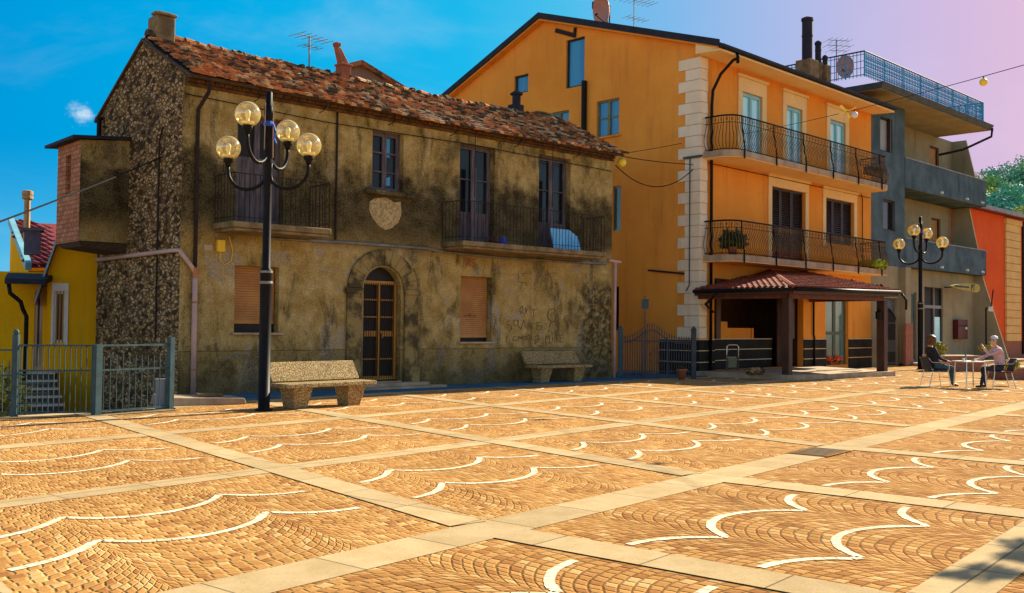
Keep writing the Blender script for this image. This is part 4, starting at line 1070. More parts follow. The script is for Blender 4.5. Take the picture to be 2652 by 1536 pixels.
b.tube([Vector(C3) + Vector((.05, -.1, -.06)), Vector(C3) + Vector((.45, -.1, -.30)), Vector(C3) + Vector((.55, -.05, -.62))], .04, 8)
b.tube([Vector(A3) + Vector((.0, -.9, -.06)), Vector(A3) + Vector((-.05, -.7, -.28)), Vector(A3) + Vector((.25, -.25, -.45)), Vector((fx, -.2, 2.1))], .04, 8)
b.build('gutter', K['iron'], PO, True)
b = MB()
for p, q in ((( *A_, 2.62), (*B_, 2.62)), ((*B_, 2.62), (*C_, 2.66)), ((*C_, 2.66), (*D_, 2.70))): b.bar(p, q, .14, .20)
b.build('beam', simple('red_brown_beam', (.16, .05, .025), (.10, .03, .018), 6, .6), PO)
for p, w_ in ((B_, .24), (C_, .28)):
    b = MB(); b.box(p[0] - w_ / 2, p[1] - w_ / 2, .155, p[0] + w_ / 2, p[1] + w_ / 2, 2.56); b.build('post', K['darkwood'], PO, bevel=.015)
    b = MB(); 
b = MB(); lx, ly = C_[0] - .22, C_[1]
b.tube([(C_[0] - .14, ly, 2.25), (lx - .06, ly, 2.3), (lx - .06, ly, 2.2)], .015, 6); b.lathe([(.03, .30), (.11, .26), (.10, .02), (.05, 0)][::-1], (lx - .06, ly, 1.92), 8); b.build('wall_lantern', K['iron'], PO)
# ------------------------------------------------------------------ the grey house with the roof terrace
gt0 = OLN + .02
GC = orw(gt0, 0); GF = Plane(GC, AZ_OR)
GH = thing('grey_house', 'grey cement building with solid balcony parapets and blue railed roof terrace', 'house', (*GC, 0), orot(AZ_OR))
t1 = GF(2343, 600)[0]; tR = GF(2553, 600)[0]
RC = 1.6                                                   # depth of the recessed balconies
p1 = (GF(2345, 410)[1], GF(2348, 487)[1]); p2 = (GF(2446, 634)[1], GF(2446, 702)[1])
RZG = Plane(GC, AZ_OR, 1.0)(2261, 218)[1]
gw1 = GF.rect(2280, 305, 2311, 393); gw2 = GF.rect(2287, 518, 2318, 597)
rs_ = GF.rect(2278, 772, 2325, 930); rs_ = (rs_[0], rs_[1], .15, rs_[3])
b = MB(); wall(b, Pf, 0, t1, p2[1] - .05, RZG, [gw1, gw2], .22); b.face([(t1, 0, 0), (t1, RC, 0), (t1, RC, RZG), (t1, 0, RZG)])
b.build('front_wall', K['greywall'], GH)
b = MB(); wall(b, Pf, 0, t1 - .35, 0, p2[1] - .051, [rs_], .22); b.build('shop_wall', K['tanwall'], GH)
rw1 = Plane(GC, AZ_OR, -RC).rect(2408, 380, 2432, 436); rw1 = (rw1[0], rw1[1], rw1[2] - .2, rw1[3])
rw2 = Plane(GC, AZ_OR, -RC).rect(2412, 566, 2436, 628)
gdr = Plane(GC, AZ_OR, -.5).rect(2394, 712, 2442, 930); gdr = (gdr[0], gdr[1], .15, 3.6)
tdr = Plane(GC, AZ_OR, -.5).rect(2346, 750, 2374, 930); tdr = (tdr[0], tdr[1], .15, 3.3)
b = MB(); wall(b, lambda t, z, d: (t, RC + d, z), t1, tR + .2, p2[1], RZG, [rw1, rw2], .2); wall(b, lambda t, z, d: (t, .5 + d, z), t1 - .35, tR + .2, 0, p2[1], [gdr, tdr], .2)
b.face([(tR + .2, RC, 0), (tR + .2, 9, 0), (tR + .2, 9, RZG), (tR + .2, RC, RZG)]); b.face([(0, 9, 0), (tR + .2, 9, 0), (tR + .2, 9, RZG), (0, 9, RZG)])
b.face([(t1 - .35, 0, 0), (t1 - .35, .5, 0), (t1 - .35, .5, p2[1]), (t1 - .35, 0, p2[1])])
b.build('recessed_wall', K['tanwall'], GH)
for (zt_, zb_) in (p1, p2):
    b = MB(); b.box(t1 + .003, -.02, zb_, tR, .12, zt_); b.box(tR - .12, .121, zb_, tR, RC - .003, zt_); b.box(t1 + .003, .121, zb_ + .02, tR - .13, RC - .003, zb_ + .2)
    o = b.build('balcony_parapet', K['greywall'], GH)
    b = MB(); b.box(t1 + .004, -.05, zt_ + .001, tR + .03, .15, zt_ + .05); b.build('coping', K['zinc'], o)
    for k, f_ in enumerate((.40, .72, .93)):
        b = MB(); b.tube([(t1 + (tR - t1) * f_, -.03, zb_ + .16), (t1 + (tR - t1) * f_, -.16, zb_ + .14)], .05, 8); b.build('drain_spout', K['whitepl'], o)
# battered end wall
EP = Plane(orw(gt0 + tR - .12, 0), AZ_OR - 90)
for a, c in (((2504, 352), (2530, 467)), ((2512, 556), (2535, 642)), ((2517, 745), (2548, 886))):
    ya, za = EP(*a); yb, zb_ = EP(*c); b = MB()
    za = {0: RZG, 1: p1[1], 2: p2[1]}[[2504, 2512, 2517].index(a[0])]; zb_ = {0: p1[0] + .06, 1: p2[0] + .06, 2: 0}[[2504, 2512, 2517].index(a[0])]
    yo = RC if c[0] != 2548 else .5
    if c[0] == 2548: ya, yb = .1, -1.2
    b.hexa([(tR - .24, yb, zb_), (tR - .14, yb, zb_), (tR - .14, yo - .004, zb_), (tR - .24, yo - .004, zb_), (tR - .24, ya, za - .004), (tR - .14, ya, za - .004), (tR - .14, yo - .004, za - .004), (tR - .24, yo - .004, za - .004)])
    b.build('battered_wall', K['tanwall'], GH)
# roof slab and terrace
trx = Plane(GC, AZ_OR, 1.05)(2570, 346)[0]
b = MB(); b.hexa([(-1.2, -1.0, RZG), (trx, -1.0, RZG), (trx, 9.2, RZG), (-1.2, 9.2, RZG), (-1.2, -1.1, RZG + .25), (trx + .1, -1.1, RZG + .25), (trx + .1, 9.3, RZG + .25), (-1.2, 9.3, RZG + .25)])
rs2 = b.build('roof_slab', simple('dark_slab_edge', (.07, .085, .08), (.045, .055, .05), 2, .7), GH)
b = MB(); b.box(-1.15, -.95, RZG - .03, trx - .1, RC, RZG - .003); b.build('slab_soffit', K['tanwall'], rs2)
b = MB(); b.tube([(trx, -1.05, RZG + .1), (trx + .02, -1.0, RZG - .3), (trx - .9, .0, RZG - .95), (trx - 1.6, .9, RZG - 1.2)], .06, 8); b.build('gutter_spout', K['iron'], rs2)
b = MB(); b.hexa([(-1.6, -1.3, RZG + .02), (2.2, -1.2, RZG - .1), (2.2, .6, RZG + .3), (-1.6, .6, RZG + .4), (-1.6, -1.3, RZG + .12), (2.2, -1.2, RZG + .0), (2.2, .6, RZG + .4), (-1.6, .6, RZG + .5)]); b.build('roof_edge', K['darkwood'], rs2) if False else None
TR_ = Plane(GC, AZ_OR, .85); ra = TR_(2242, 200)[0]; rb = TR_(2546, 330)[0]; rzt = TR_(2400, 215)[1]; rz0 = RZG + .26
rzt = rz0 + 1.02
b = MB(); ye = -.85
mt = simple('blue_terrace_railing', (.03, .34, .56), (.02, .26, .46), 3, .5, spec=.1)
segs = [((ra - .1, 7), (ra - .1, ye)), ((ra - .1, ye), (rb, ye)), ((rb, ye), (rb, 6))]
for p, q in segs:
    for z, r_ in ((rzt - .12, .016), (rz0 + .08, .02), (rz0 + .36, .014), (rz0 + .63, .014)): b.tube([(*p, z), (*q, z)], r_, 6)
    L = (Vector(q) - Vector(p)).length; n = max(1, int(L / .16)); horiz = q[0] - p[0] > 1
    for i in range(n + 1):
        f_ = i / n; x, y = p[0] + (q[0] - p[0]) * f_, p[1] + (q[1] - p[1]) * f_
        b.tube([(x, y, rz0), (x, y, rzt)], .017 if i % 11 else .035, 4)
        if horiz and i < n:
            for zc, rr in ((.22, .075), (.50, .085), (.76, .07)):
                sgn = 1 if (i + int(zc * 10)) % 2 else -1
                b.tube([(x + .08 + rr * cos(a * .62) * sgn * (1 - a * .06), y, rz0 + zc + rr * 1.3 * sin(a * .62) * (1 - a * .06)) for a in range(11)], .017, 3, cap=False)
trl = b.build('terrace_railing', mt, GH)
b = MB()
for p, q in segs: b.tube([(*p, rzt), (*q, rzt)], .03, 6)
b.build('handrail', K['dkfascia'], trl)
# windows and doors of the grey house
def plain_window(r, par, y, frame, pane, nm='window'):
    f = MB(); t0, t1_, z0, z1 = r; w_ = .07
    f.box(t0, y - .03, z0, t0 + w_, y + .05, z1); f.box(t1_ - w_, y - .03, z0, t1_, y + .05, z1); f.box(t0 + w_, y - .03, z1 - w_, t1_ - w_, y + .05, z1); f.box(t0 + w_, y - .03, z0, t1_ - w_, y + .05, z0 + w_)
    o = f.build(nm, frame, par); g = MB(); g.face([(t0, y + .03, z0), (t1_, y + .03, z0), (t1_, y + .03, z1), (t0, y + .03, z1)]); g.build('pane', pane, o); return o
wz = plain_window(gw1, GH, .14, K['dkfascia'], simple('grey_blind', (.33, .37, .36), (.26, .30, .29), 2, .6))
b = MB(); b.box(gw1[1] - .22, .0, gw1[2], gw1[1] - .12, .13, gw1[3]); b.build('shutter_edge', K['darkwood'], wz)
plain_window(gw2, GH, .14, K['darkwood'], K['pane'])
b = MB(); b.box(gw2[0] - .12, -.1, gw2[2] - .08, gw2[1] + .12, .1, gw2[2] - .002); b.box(gw1[0] - .12, -.08, gw1[2] - .07, gw1[1] + .12, .1, gw1[2] - .002); b.build('window_sills', K['greywall'], GH) if False else None
plain_window(rw1, GH, RC + .12, K['darkwood'], K['shutterw']); plain_window(rw2, GH, RC + .12, K['darkwood'], K['shutterw'])
b = MB(); n = 30
for i in range(n):
    z = rs_[2] + (rs_[3] - rs_[2]) * i / n; h = (rs_[3] - rs_[2]) / n
    b.hexa([(rs_[0], .12, z), (rs_[1], .12, z), (rs_[1], .14, z), (rs_[0], .14, z), (rs_[0], .15, z + h * .95), (rs_[1], .15, z + h * .95), (rs_[1], .17, z + h * .95), (rs_[0], .17, z + h * .95)])
b.build('shop_shutter', K['zinc'], GH)
cx0, cx1 = GF(2328, 800)[0], GF(2342, 800)[0]
b = MB(); b.box(cx0, -.30, .1, cx1, -.003, p2[1] - .06); b.build('pilaster', K['tanwall'], GH)
b = MB(); b.box(cx0 - .25, -.42, .0, cx1 - .05, -.301, 1.85); b.build('brick_pier', K['brickred'], GH)
for r, pn in ((tdr, K['teal']), (gdr, K['black'])):
    o = plain_window(r, GH, .6, K['zinc'] if pn is K['teal'] else K['dkfascia'], pn, 'glass_door')
    if pn is not K['teal']:
        g = MB(); g.box((r[0] + r[1]) / 2 + .1, .55, r[2], (r[0] + r[1]) / 2 + .2, .62, r[3]); g.box(r[0] + .07, .54, 2.6, r[1] - .07, .62, 2.75); g.build('mullion', K['zinc'], o)
        g = MB(); g.box((r[0] + r[1]) / 2 + .25, .585, .9, r[1] - .15, .61, 2.2); g.build('door_poster', K['cyanpane'], o)
b = MB(); b.box(t1 - .3, -1.3, 0, tR + 3, .49, .13); b.build('kerbed_step', K['palecon'], GH)
b = MB()
mb0, mb1 = Plane(GC, AZ_OR, -.5)(2467, 850)[0], Plane(GC, AZ_OR, -.5)(2492, 850)[0]; mz0, mz1 = Plane(GC, AZ_OR, -.5)(2480, 878)[1], Plane(GC, AZ_OR, -.5)(2480, 828)[1]
mbx = thing('letter_box', 'dark red enamel letter box fixed on the tan wall under the yellow sign', 'letter box', (*orw(gt0 + mb0, .5), 0), orot(AZ_OR))
b.box(0, -.28, mz0, mb1 - mb0, -.01, mz1); b.build('box_body', K['signred'], mbx, bevel=.03)
b = MB(); b.box(.12, -.30, mz0 + (mz1 - mz0) * .66, mb1 - mb0 - .12, -.281, mz0 + (mz1 - mz0) * .72); b.build('slot', K['black'], mbx)
b = MB(); b.box(mb1 - mb0 - .34, -.305, mz0 + (mz1 - mz0) * .5, mb1 - mb0 - .14, -.281, mz0 + (mz1 - mz0) * .62); b.build('plate', K['whitepl'], mbx)
# yellow PT sign
def text_mesh(txt, size, mat, parent, loc, name='lettering', rx=pi / 2, depth=.006):
    cu = bpy.data.curves.new(name, 'FONT'); cu.body = txt; cu.size = size; cu.extrude = depth; cu.offset = .008 * size
    tmp = bpy.data.objects.new('tmp', cu); COL.objects.link(tmp); dg = bpy.context.evaluated_depsgraph_get()
    me = bpy.data.meshes.new_from_object(tmp.evaluated_get(dg)); bpy.data.objects.remove(tmp); bpy.data.curves.remove(cu)
    me.materials.clear(); me.materials.append(mat); o = bpy.data.objects.new(name, me); COL.objects.link(o); o.parent = parent; o.location = loc; o.rotation_euler = (rx, 0, 0); return o
SP = Plane(GC, AZ_OR, .35); s0, s1 = SP(2462, 742)[0], SP(2535, 745)[0]; sz = SP(2500, 744)[1]
sg_ = thing('shop_sign', 'yellow oval PT sign projecting above the door of the grey building', 'sign', (*orw(gt0 + s0, -.35), sz), orot(AZ_OR))
Ls = s1 - s0; b = MB(); pol = []
for i in range(24):
    a = 2 * pi * i / 24; x = cos(a); z = sin(a); pol.append((Ls / 2 + Ls / 2 * (abs(x) ** .6) * (1 if x > 0 else -1), (.07 + .27 * ((x + 1) / 2) ** 1.5) * z))
n = len(pol)
b.face([(x, -.06, z) for x, z in pol]); b.face([(x, .06, z) for x, z in pol])
for i in range(n): p, q = pol[i], pol[(i + 1) % n]; b.face([(p[0], -.06, p[1]), (q[0], -.06, q[1]), (q[0], .06, q[1]), (p[0], .06, p[1])])
b.build('sign_face', K['ptyellow'], sg_)
text_mesh('PT', .46, K['black'], sg_, (Ls * .66, -.065, -.16))
b = MB(); 
b.box(Ls * .10, -.066, -.035, Ls * .60, -.061, .045)
b.build('lettering_strip', simple('blue_green_ink', (.02, .06, .05)), sg_)
b = MB(); b.tube([(Ls * .4, .06, 0), (Ls * .4, .9, 0)], .03, 6); b.build('bracket', K['iron'], sg_)
# dark gateway beside the roller shutter
gx0, gx1 = Plane(GC, AZ_OR, .7)(2276, 880)[0], Plane(GC, AZ_OR, .7)(2318, 880)[0]
gtw = thing('iron_screen', 'low black iron gate leaning before the roller shutter of the grey house', 'gate', (*orw(gt0 + gx0, -.7), 0), orot(AZ_OR)); gtw_l = gx1 - gx0
b = MB(); n = 14
for i in range(n + 1):
    x = gtw_l * i / n; b.tube([(x, 0, .1), (x, 0, 2.0 + .35 * sin(pi * i / n))], .022, 5); b.lathe([(.02, 0), (.045, .05), (.005, .16)], (x, 0, 2.0 + .35 * sin(pi * i / n)), 5)
b.bar((0, 0, .2), (gtw_l, 0, .2), .04, .06); b.bar((0, 0, 1.85), (gtw_l, 0, 1.85), .04, .06); b.bar((0, 0, .9), (gtw_l, 0, .9), .04, .5); b.build('bars', K['iron'], gtw)
# ------------------------------------------------------------------ red house on the right
rt0 = 26.5
RCN = orw(rt0 - 1.0, 1.6); RF = Plane(RCN, AZ_OR)
RH = thing('red_house', 'red stucco house with yellow rusticated pilaster at the right edge of the square', 'house', (*RCN, 0), orot(AZ_OR))
rzw = RF(2515, 540)[1]; q0, q1 = RF(2602, 800)[0], RF(2639, 800)[0]; qz = RF(2620, 583)[1]; pz = RF(2620, 884)[1]
b = MB(); b.face([(-.5, 0, 0), (30, 0, 0), (30, 0, rzw), (-.5, 0, rzw)]); b.face([(30, 0, 0), (30, 10, 0), (30, 10, rzw), (30, 0, rzw)]); b.face([(-.5, 0, 0), (-.5, 10, 0), (-.5, 10, rzw), (-.5, 0, rzw)]); b.build('front_wall', K['redwall'], RH)
b = MB(); b.hexa([(-.6, -.5, rzw), (30.5, -.5, rzw), (30.5, 10.4, rzw + 2.2), (-.6, 10.4, rzw + 2.2), (-.6, -.5, rzw + .22), (30.5, -.5, rzw + .22), (30.5, 10.4, rzw + 2.4), (-.6, 10.4, rzw + 2.4)]); rf = b.build('roof', K['newtile'], RH)
b = MB(); b.box(-.6, -.62, rzw - .02, 30.5, -.502, rzw + .2); b.build('gutter', K['zinc'], rf)
b = MB(); n = 15
for i in range(n):
    z0 = pz + (qz - pz) * i / n; b.box(q0, -.12, z0 + .012, q1, -.003, pz + (qz - pz) * (i + 1) / n - .012)
b.box(q0 - .1, -.18, qz, q1 + .1, -.003, qz + .3); b.build('pilaster', K['quoiny'], RH, bevel=.015)
b = MB(); b.box(-.5, -.08, 0, 29, -.003, pz); b.build('brick_plinth', K['brickred'], RH)
b = MB(); b.tube([(q1 + .25, -.15, rzw - .1), (q1 + .25, -.15, 0.2)], .07, 8); b.build('downpipe', K['iron'], RH)
b = MB(); x = RF(2640, 545)[0]; b.box(x - .4, 3, rzw, x + .6, 4, rzw + 2.6); b.box(x - .6, 2.8, rzw + 2.6, x + .8, 4.2, rzw + 2.8); b.build('chimney', K['brickred'], RH)
# ------------------------------------------------------------------ yellow house on the left, below the square
YC = pt(119, 900, 25.0); YAZ = 66.0; YF = Plane((YC.x, YC.y), YAZ)
YH = thing('yellow_house', 'bright yellow house with red tiled valley roof standing lower behind the railing', 'house', (YC.x, YC.y, 0), orot(YAZ))
yz = YF(119, 702)[1]; xr = YF(150, 626)
yw = YF.rect(138, 754, 171, 888); 
s_ = (xr[1] - yz) / xr[0]; AXY = .82; za = yz + AXY * s_; RX = 2.6; zr2 = za - (RX - AXY) * s_ * .6
b = MB(); wall(b, Pf, 0, RX, -1.6, za + .2, [yw], .14, [(-s_, 1, yz), (s_ * .6, 1, za + AXY * s_ * .6)]); b.build('wing_wall', K['ochre'], YH)
b = MB(); v_ = MB()
for (xa, zA_), (xb, zB_) in (((-.24, yz - .24 * s_), (AXY, za)), ((AXY, za), (RX + .2, zr2))):
    b.hexa([(xa, -.2, zA_ - .02), (xb, -.2, zB_ - .02), (xb, 4, zB_ - .02), (xa, 4, zA_ - .02), (xa, -.2, zA_ + .12), (xb, -.2, zB_ + .12), (xb, 4, zB_ + .12), (xa, 4, zA_ + .12)])
    v_.hexa([(xa - .03, -.26, zA_), (xb, -.26, zB_), (xb, -.202, zB_), (xa - .03, -.202, zA_), (xa - .03, -.26, zA_ + .15), (xb, -.26, zB_ + .15), (xb, -.202, zB_ + .15), (xa - .03, -.202, zA_ + .15)])
o = b.build('wing_roof', K['newtile'], YH); v_.build('sky_tinted_verge', simple('sky_tinted_fascia', (.22, .50, .60), (.16, .40, .50), 2, .5), o)  # verge blue is the sky's reflection painted into its colour
o = plain_window(yw, YH, .06, K['whitepl'], K['pane'])
b = MB(); b.box(yw[0] - .045, -.04, yw[2] - .05, yw[0], -.003, yw[3] + .2); b.box(yw[1], -.04, yw[2] - .05, yw[1] + .045, -.003, yw[3] + .2); b.box(yw[0] + .001, -.039, yw[3], yw[1] - .001, -.003, yw[3] + .2); b.build('white_surround', K['whitepl'], o)
b = MB()
for i in range(1, 4): x = yw[0] + (yw[1] - yw[0]) * i / 4; b.tube([(x, .02, yw[2]), (x, .02, yw[3])], .018, 5)
b.build('window_bars', K['shutterw'], o)
# recessed door wall and the taller back block to the left
ydr = Plane((YC.x, YC.y), YAZ, -.4).rect(88, 755, 110, 957)
b = MB(); wall(b, lambda t, z, d: (t, .4 + d, z), -1.15, -.002, -1.6, yz - .02, [ydr], .15); b.face([(0, 0, -1.6), (0, .4, -1.6), (0, .4, yz - .02), (0, 0, yz - .02)]); b.build('door_wall', K['ochre'], YH)
o = plain_window(ydr, YH, .46, K['palecon'], K['greywood'], 'entrance_door')
bpy.context.view_layer.update(); yinv = YH.matrix_world.inverted()
yl = lambda x, y, d: yinv @ pt(x, y, d)
TL, BL, BR, TR = yl(28, 572, 31.5), yl(74, 690, 28.0), yl(250, 690, 30.0), yl(250, 580, 33.5)
dn = lambda p: Vector((p.x, p.y, -1.6)); lw = lambda p: Vector((p.x, p.y, p.z - .12))
b = MB(); b.face([dn(TL), dn(BL), lw(BL), lw(TL)]); b.face([dn(BL), dn(BR), lw(BR), lw(BL)]); b.face([dn(TL), dn(TR), lw(TR), lw(TL)])
b.build('back_wall', K['ochre'], YH)
b = MB(); tilefield(b, [BL, BR, TR, TL], .26, .40); b.face([lw(q) + Vector((0, 0, .08)) for q in (BL, BR, TR, TL)])
o = b.build('back_roof', mat_tile('purple_red_tiles', (.15, .022, .03), (.24, .04, .045), (.18, .03, .035), (.09, .02, .03)), YH)
b = MB(); b.bar(TL, BL, .16, .22); b.build('sky_tinted_verge', bpy.data.materials['sky_tinted_fascia'], o)
b = MB(); cxp = Plane((YC.x, YC.y), YAZ, -2.6)(82, 600); b.box(cxp[0] - .18, 2.5, cxp[1] - .62, cxp[0] + .22, 3.0, cxp[1] + .02); b.box(cxp[0] - .26, 2.42, cxp[1] + .02, cxp[0] + .30, 3.08, cxp[1] + .09); b.build('chimney', simple('slate_chimney', (.13, .13, .19), (.08, .08, .12), 3, .8), YH)
cxp = Plane((YC.x, YC.y), YAZ, -4.2)(71, 516); 
b = MB(); b.tube([(cxp[0], 4.2, cxp[1] - 1.2), (cxp[0], 4.2, cxp[1] + .0)], .09, 10); b.lathe([(.10, 0), (.15, .03), (.15, .10), (.13, .12), (.15, .14), (.15, .25), (.1, .27)], (cxp[0], 4.2, cxp[1] - .02), 12); b.build('chimney', simple('tan_flue', (.5, .33, .13), (.4, .2, .1), 5, .7), YH)
# dark porch roof with curled gutter pipe
AW = Plane((YC.x, YC.y), YAZ, 1.0); a0, az_ = AW(12, 726); a1, _ = AW(118, 722)
b = MB(); b.hexa([(a0, -1.0, az_ - .08), (a1, -1.0, az_ - .08), (a1 + .2, .4, az_ + .10), (a0, .4, az_ + .10), (a0, -1.0, az_ + .05), (a1, -1.0, az_ + .05), (a1 + .2, .4, az_ + .24), (a0, .4, az_ + .24)]); aw = b.build('door_canopy', K['dkfascia'], YH)
dpx = AW(66, 900)[0]
b = MB(); b.tube([(a0 + .08, -.95, az_ - .06), (a0 + .12, -.95, az_ - .3), (a0 + .35, -.9, az_ - .5), (dpx - .08, -.85, az_ - .68), (dpx, -.85, az_ - .85), (dpx, -.85, -1.4)], .05, 8); b.build('canopy_downpipe', K['iron'], aw, True)
# further low orange house with a grey awning, far left
F2 = Plane((YC.x - 1.5, YC.y + 9), YAZ); fr0 = F2(-60, 850)[0]; fr1 = F2(60, 850)[0]; fz = F2(10, 712)[1]
LH = thing('low_yellow_house', 'low orange yellow outbuilding with small lean-to at the far left edge', 'house', (YC.x - 1.5, YC.y + 9, 0), orot(YAZ))
b = MB(); b.box(fr0 - 6, 0, -1.6, fr1, 5, fz); b.build('walls', K['ochre'], LH)
lz = F2(10, 770)[1]; l1_ = F2(26, 770)[0]
b = MB(); b.hexa([(fr0 - 6, -1.4, lz - .25), (l1_, -1.4, lz - .25), (l1_, -.003, lz + .2), (fr0 - 6, -.003, lz + .2), (fr0 - 6, -1.4, lz - .1), (l1_, -1.4, lz - .1), (l1_, -.003, lz + .35), (fr0 - 6, -.003, lz + .35)]); b.build('lean_to_roof', K['palecon'], LH)
# steps up to the yellow house
st = thing('stone_steps', 'flight of grey stone steps rising to the yellow house door behind the railing', 'steps', (YC.x, YC.y, 0), orot(YAZ))
s0, s1 = Plane((YC.x, YC.y), YAZ, .8)(42, 960)[0], Plane((YC.x, YC.y), YAZ, .8)(136, 960)[0]
ztop = ydr[2]; n = 9; b = MB(); tr = MB()
for i in range(n):
    z = ztop - .02 - i * .17; y1_ = -.5 - i * .30; x1_ = s1 + .03 + i * .055
    b.box(s0 - .25, y1_ - .30, -1.2, x1_, y1_ - .001, z - .045); tr.box(s0 - .27, y1_ - .34, z - .044, x1_ + .03, y1_ + .02, z)
b.box(s0 - .3, -.499, -1.2, s1 + .1, .39, ztop - .06); tr.box(s0 - .3, -.479, ztop - .059, s1 + .12, .39, ztop - .01)
b.build('risers', simple('step_risers', (.10, .08, .06), (.06, .05, .04), 3, .9), st); tr.build('treads', simple('step_treads', (.62, .52, .42), (.50, .41, .32), 3, .9), st)
# far gable glimpsed over the old roof
bk = thing('far_house', 'brown walled gable of a farther house showing above the old tile roof', 'house', (*pt(958, 400, 48.0).xy, 0), orot(60))
bp = Plane(pt(958, 400, 48.0).xy, 60); g0, g1, ga_ = bp(893, 180), bp(1030, 228), bp(932, 170)
b = MB(); b.face([(g0[0], 0, -1), (g1[0] + 2, 0, -1), (g1[0] + 2, 0, g1[1] - .9), (g1[0], 0, g1[1]), (ga_[0], 0, ga_[1]), (g0[0], 0, g0[1])]); b.face([(g0[0], 0, -1), (g0[0], 6, -1), (g0[0], 6, g0[1]), (g0[0], 0, g0[1])]); b.build('gable_wall', simple('brown_far_wall', (.32, .20, .14), (.24, .15, .10), .8, .9), bk)
b = MB()
for p, q in ((g0, ga_), (ga_, (g1[0] + 2, g1[1] - .9))): b.hexa([(p[0], -.3, p[1]), (q[0], -.3, q[1]), (q[0], 6, q[1]), (p[0], 6, p[1]), (p[0], -.3, p[1] + .22), (q[0], -.3, q[1] + .22), (q[0], 6, q[1] + .22), (p[0], 6, p[1] + .22)])
b.build('roof', K['tile'], bk)
# ------------------------------------------------------------------ wooded hill on the right
def hz(x, y): return -1.4 + 27 * math.exp(-(((x - 118) / 62) ** 2 + ((y - 205) / 50) ** 2)) + 1.2 * noise.noise(Vector((x * .03, y * .03, 0)))
b = MB(); nx, ny = 40, 26; X0, X1, Y0, Y1 = 10, 330, 95, 330
for i in range(nx + 1):
    for j in range(ny + 1):
        x, y = X0 + (X1 - X0) * i / nx, Y0 + (Y1 - Y0) * j / ny; b.v.append((x, y, hz(x, y)))
for i in range(nx):
    for j in range(ny):
        a = i * (ny + 1) + j; b.f.append((a, a + ny + 1, a + ny + 2, a + 1)); b.m.append(0)
struct(b.build('hill', K['hill'], None, True))
def crown(b, c, r, n, lf, h=1.0):
    cl = []
    for i in range(13):
        d = Vector((RN.gauss(0, 1), RN.gauss(0, 1), RN.gauss(0, .8))).normalized(); cl.append((Vector(c) + d * r * RN.uniform(.35, .75) * Vector((1, 1, h)).z ** 0, r * RN.uniform(.28, .5)))
    for i in range(n):
        cc, rr = RN.choice(cl); d = Vector((RN.gauss(0, 1), RN.gauss(0, 1), RN.gauss(0, 1))).normalized()
        p = cc + Vector((d.x, d.y, d.z * h)) * rr * RN.uniform(.55, 1.05)
        a = Vector((RN.gauss(0, 1), RN.gauss(0, 1), RN.gauss(0, .6))).normalized(); e = a.cross(d).normalized() if a.cross(d).length > .01 else Vector((1, 0, 0))
        s_ = lf * RN.uniform(.6, 1.3); b.face([p - a * s_, p + e * s_ * .6, p + a * s_, p - e * s_ * .6])
tl_ = [(2515, 470, 150, 5.5, 'treeb'), (2545, 462, 165, 6, 'treeb'), (2580, 450, 160, 6.5, 'treea'), (2612, 440, 165, 7.5, 'treec'), (2645, 425, 160, 8, 'treec'), (2535, 520, 140, 5, 'treec'), (2570, 510, 138, 6, 'treec'), (2600, 500, 145, 5.5, 'treea'), (2632, 485, 140, 6, 'treec'), (2560, 545, 130, 4.5, 'treec'), (2598, 540, 128, 4.5, 'treec'), (2630, 530, 112, 4.2, 'treeb'), (2655, 540, 110, 4.0, 'treeb'), (2690, 430, 160, 8, 'treea'), (2500, 520, 150, 5, 'treec')]
LBL = ['rounded yellowish tree nearest the battered grey wall', 'pale green tree on the ridge next to the grey building', 'mid green tree in the dip of the wooded ridge', 'bluish tree rising from the dip toward the right edge', 'tallest bluish tree on the ridge at the right edge', 'dark bluish tree low beside the grey parapet', 'dark bluish tree in the middle of the wooded slope', 'green tree halfway up the slope above the red roof', 'bluish tree below the tallest ridge tree', 'small dark tree just over the red house gutter', 'small bluish tree just behind the red house roof', 'sunlit yellow green tree beside the red house chimney', 'yellow green tree at the frame edge beside the chimney', 'wide green tree crown cut by the right edge', 'bluish tree mostly hidden behind the grey building']
for (x, y, d, r, mt_), lb in zip(tl_, LBL):
    y += 48; r *= .72; c = pt(x, y, d); gz_ = hz(c.x, c.y); o = thing('hill_tree', lb, 'tree', (c.x, c.y, gz_), 0, 'trees on the wooded hill')
    b = MB(); crown(b, (0, 0, c.z - gz_), r, 2600, .25, .85); b.build('crown', K[mt_], o)
    b = MB(); b.tube([(0, 0, -1), (.2, .1, (c.z - gz_) * .5), (0, 0, max(c.z - gz_, 1))], [.5, .35, .12], 7)
    for k in range(4): a = k * 1.6; b.tube([(0.1, 0, (c.z - gz_) * .6), (cos(a) * r * .5, sin(a) * r * .5, (c.z - gz_) + r * .1)], [.2, .06], 5)
    b.build('trunk', K['bark'], o)
b = MB()
for i in range(9000):
    x, y = RN.uniform(30, 190), RN.uniform(112, 215); z = hz(x, y) + RN.uniform(.2, 4.0)
    a = Vector((RN.gauss(0, 1), RN.gauss(0, 1), RN.gauss(0, .6))).normalized(); e = a.orthogonal().normalized(); s_ = RN.uniform(.25, .6); p = Vector((x, y, z)); b.face([p - a * s_, p + e * s_ * .6, p + a * s_, p - e * s_ * .6])
tag(b.build('undergrowth', K['treec']), 'bluish green undergrowth filling the wooded slope between the trees', 'undergrowth', kind='stuff')
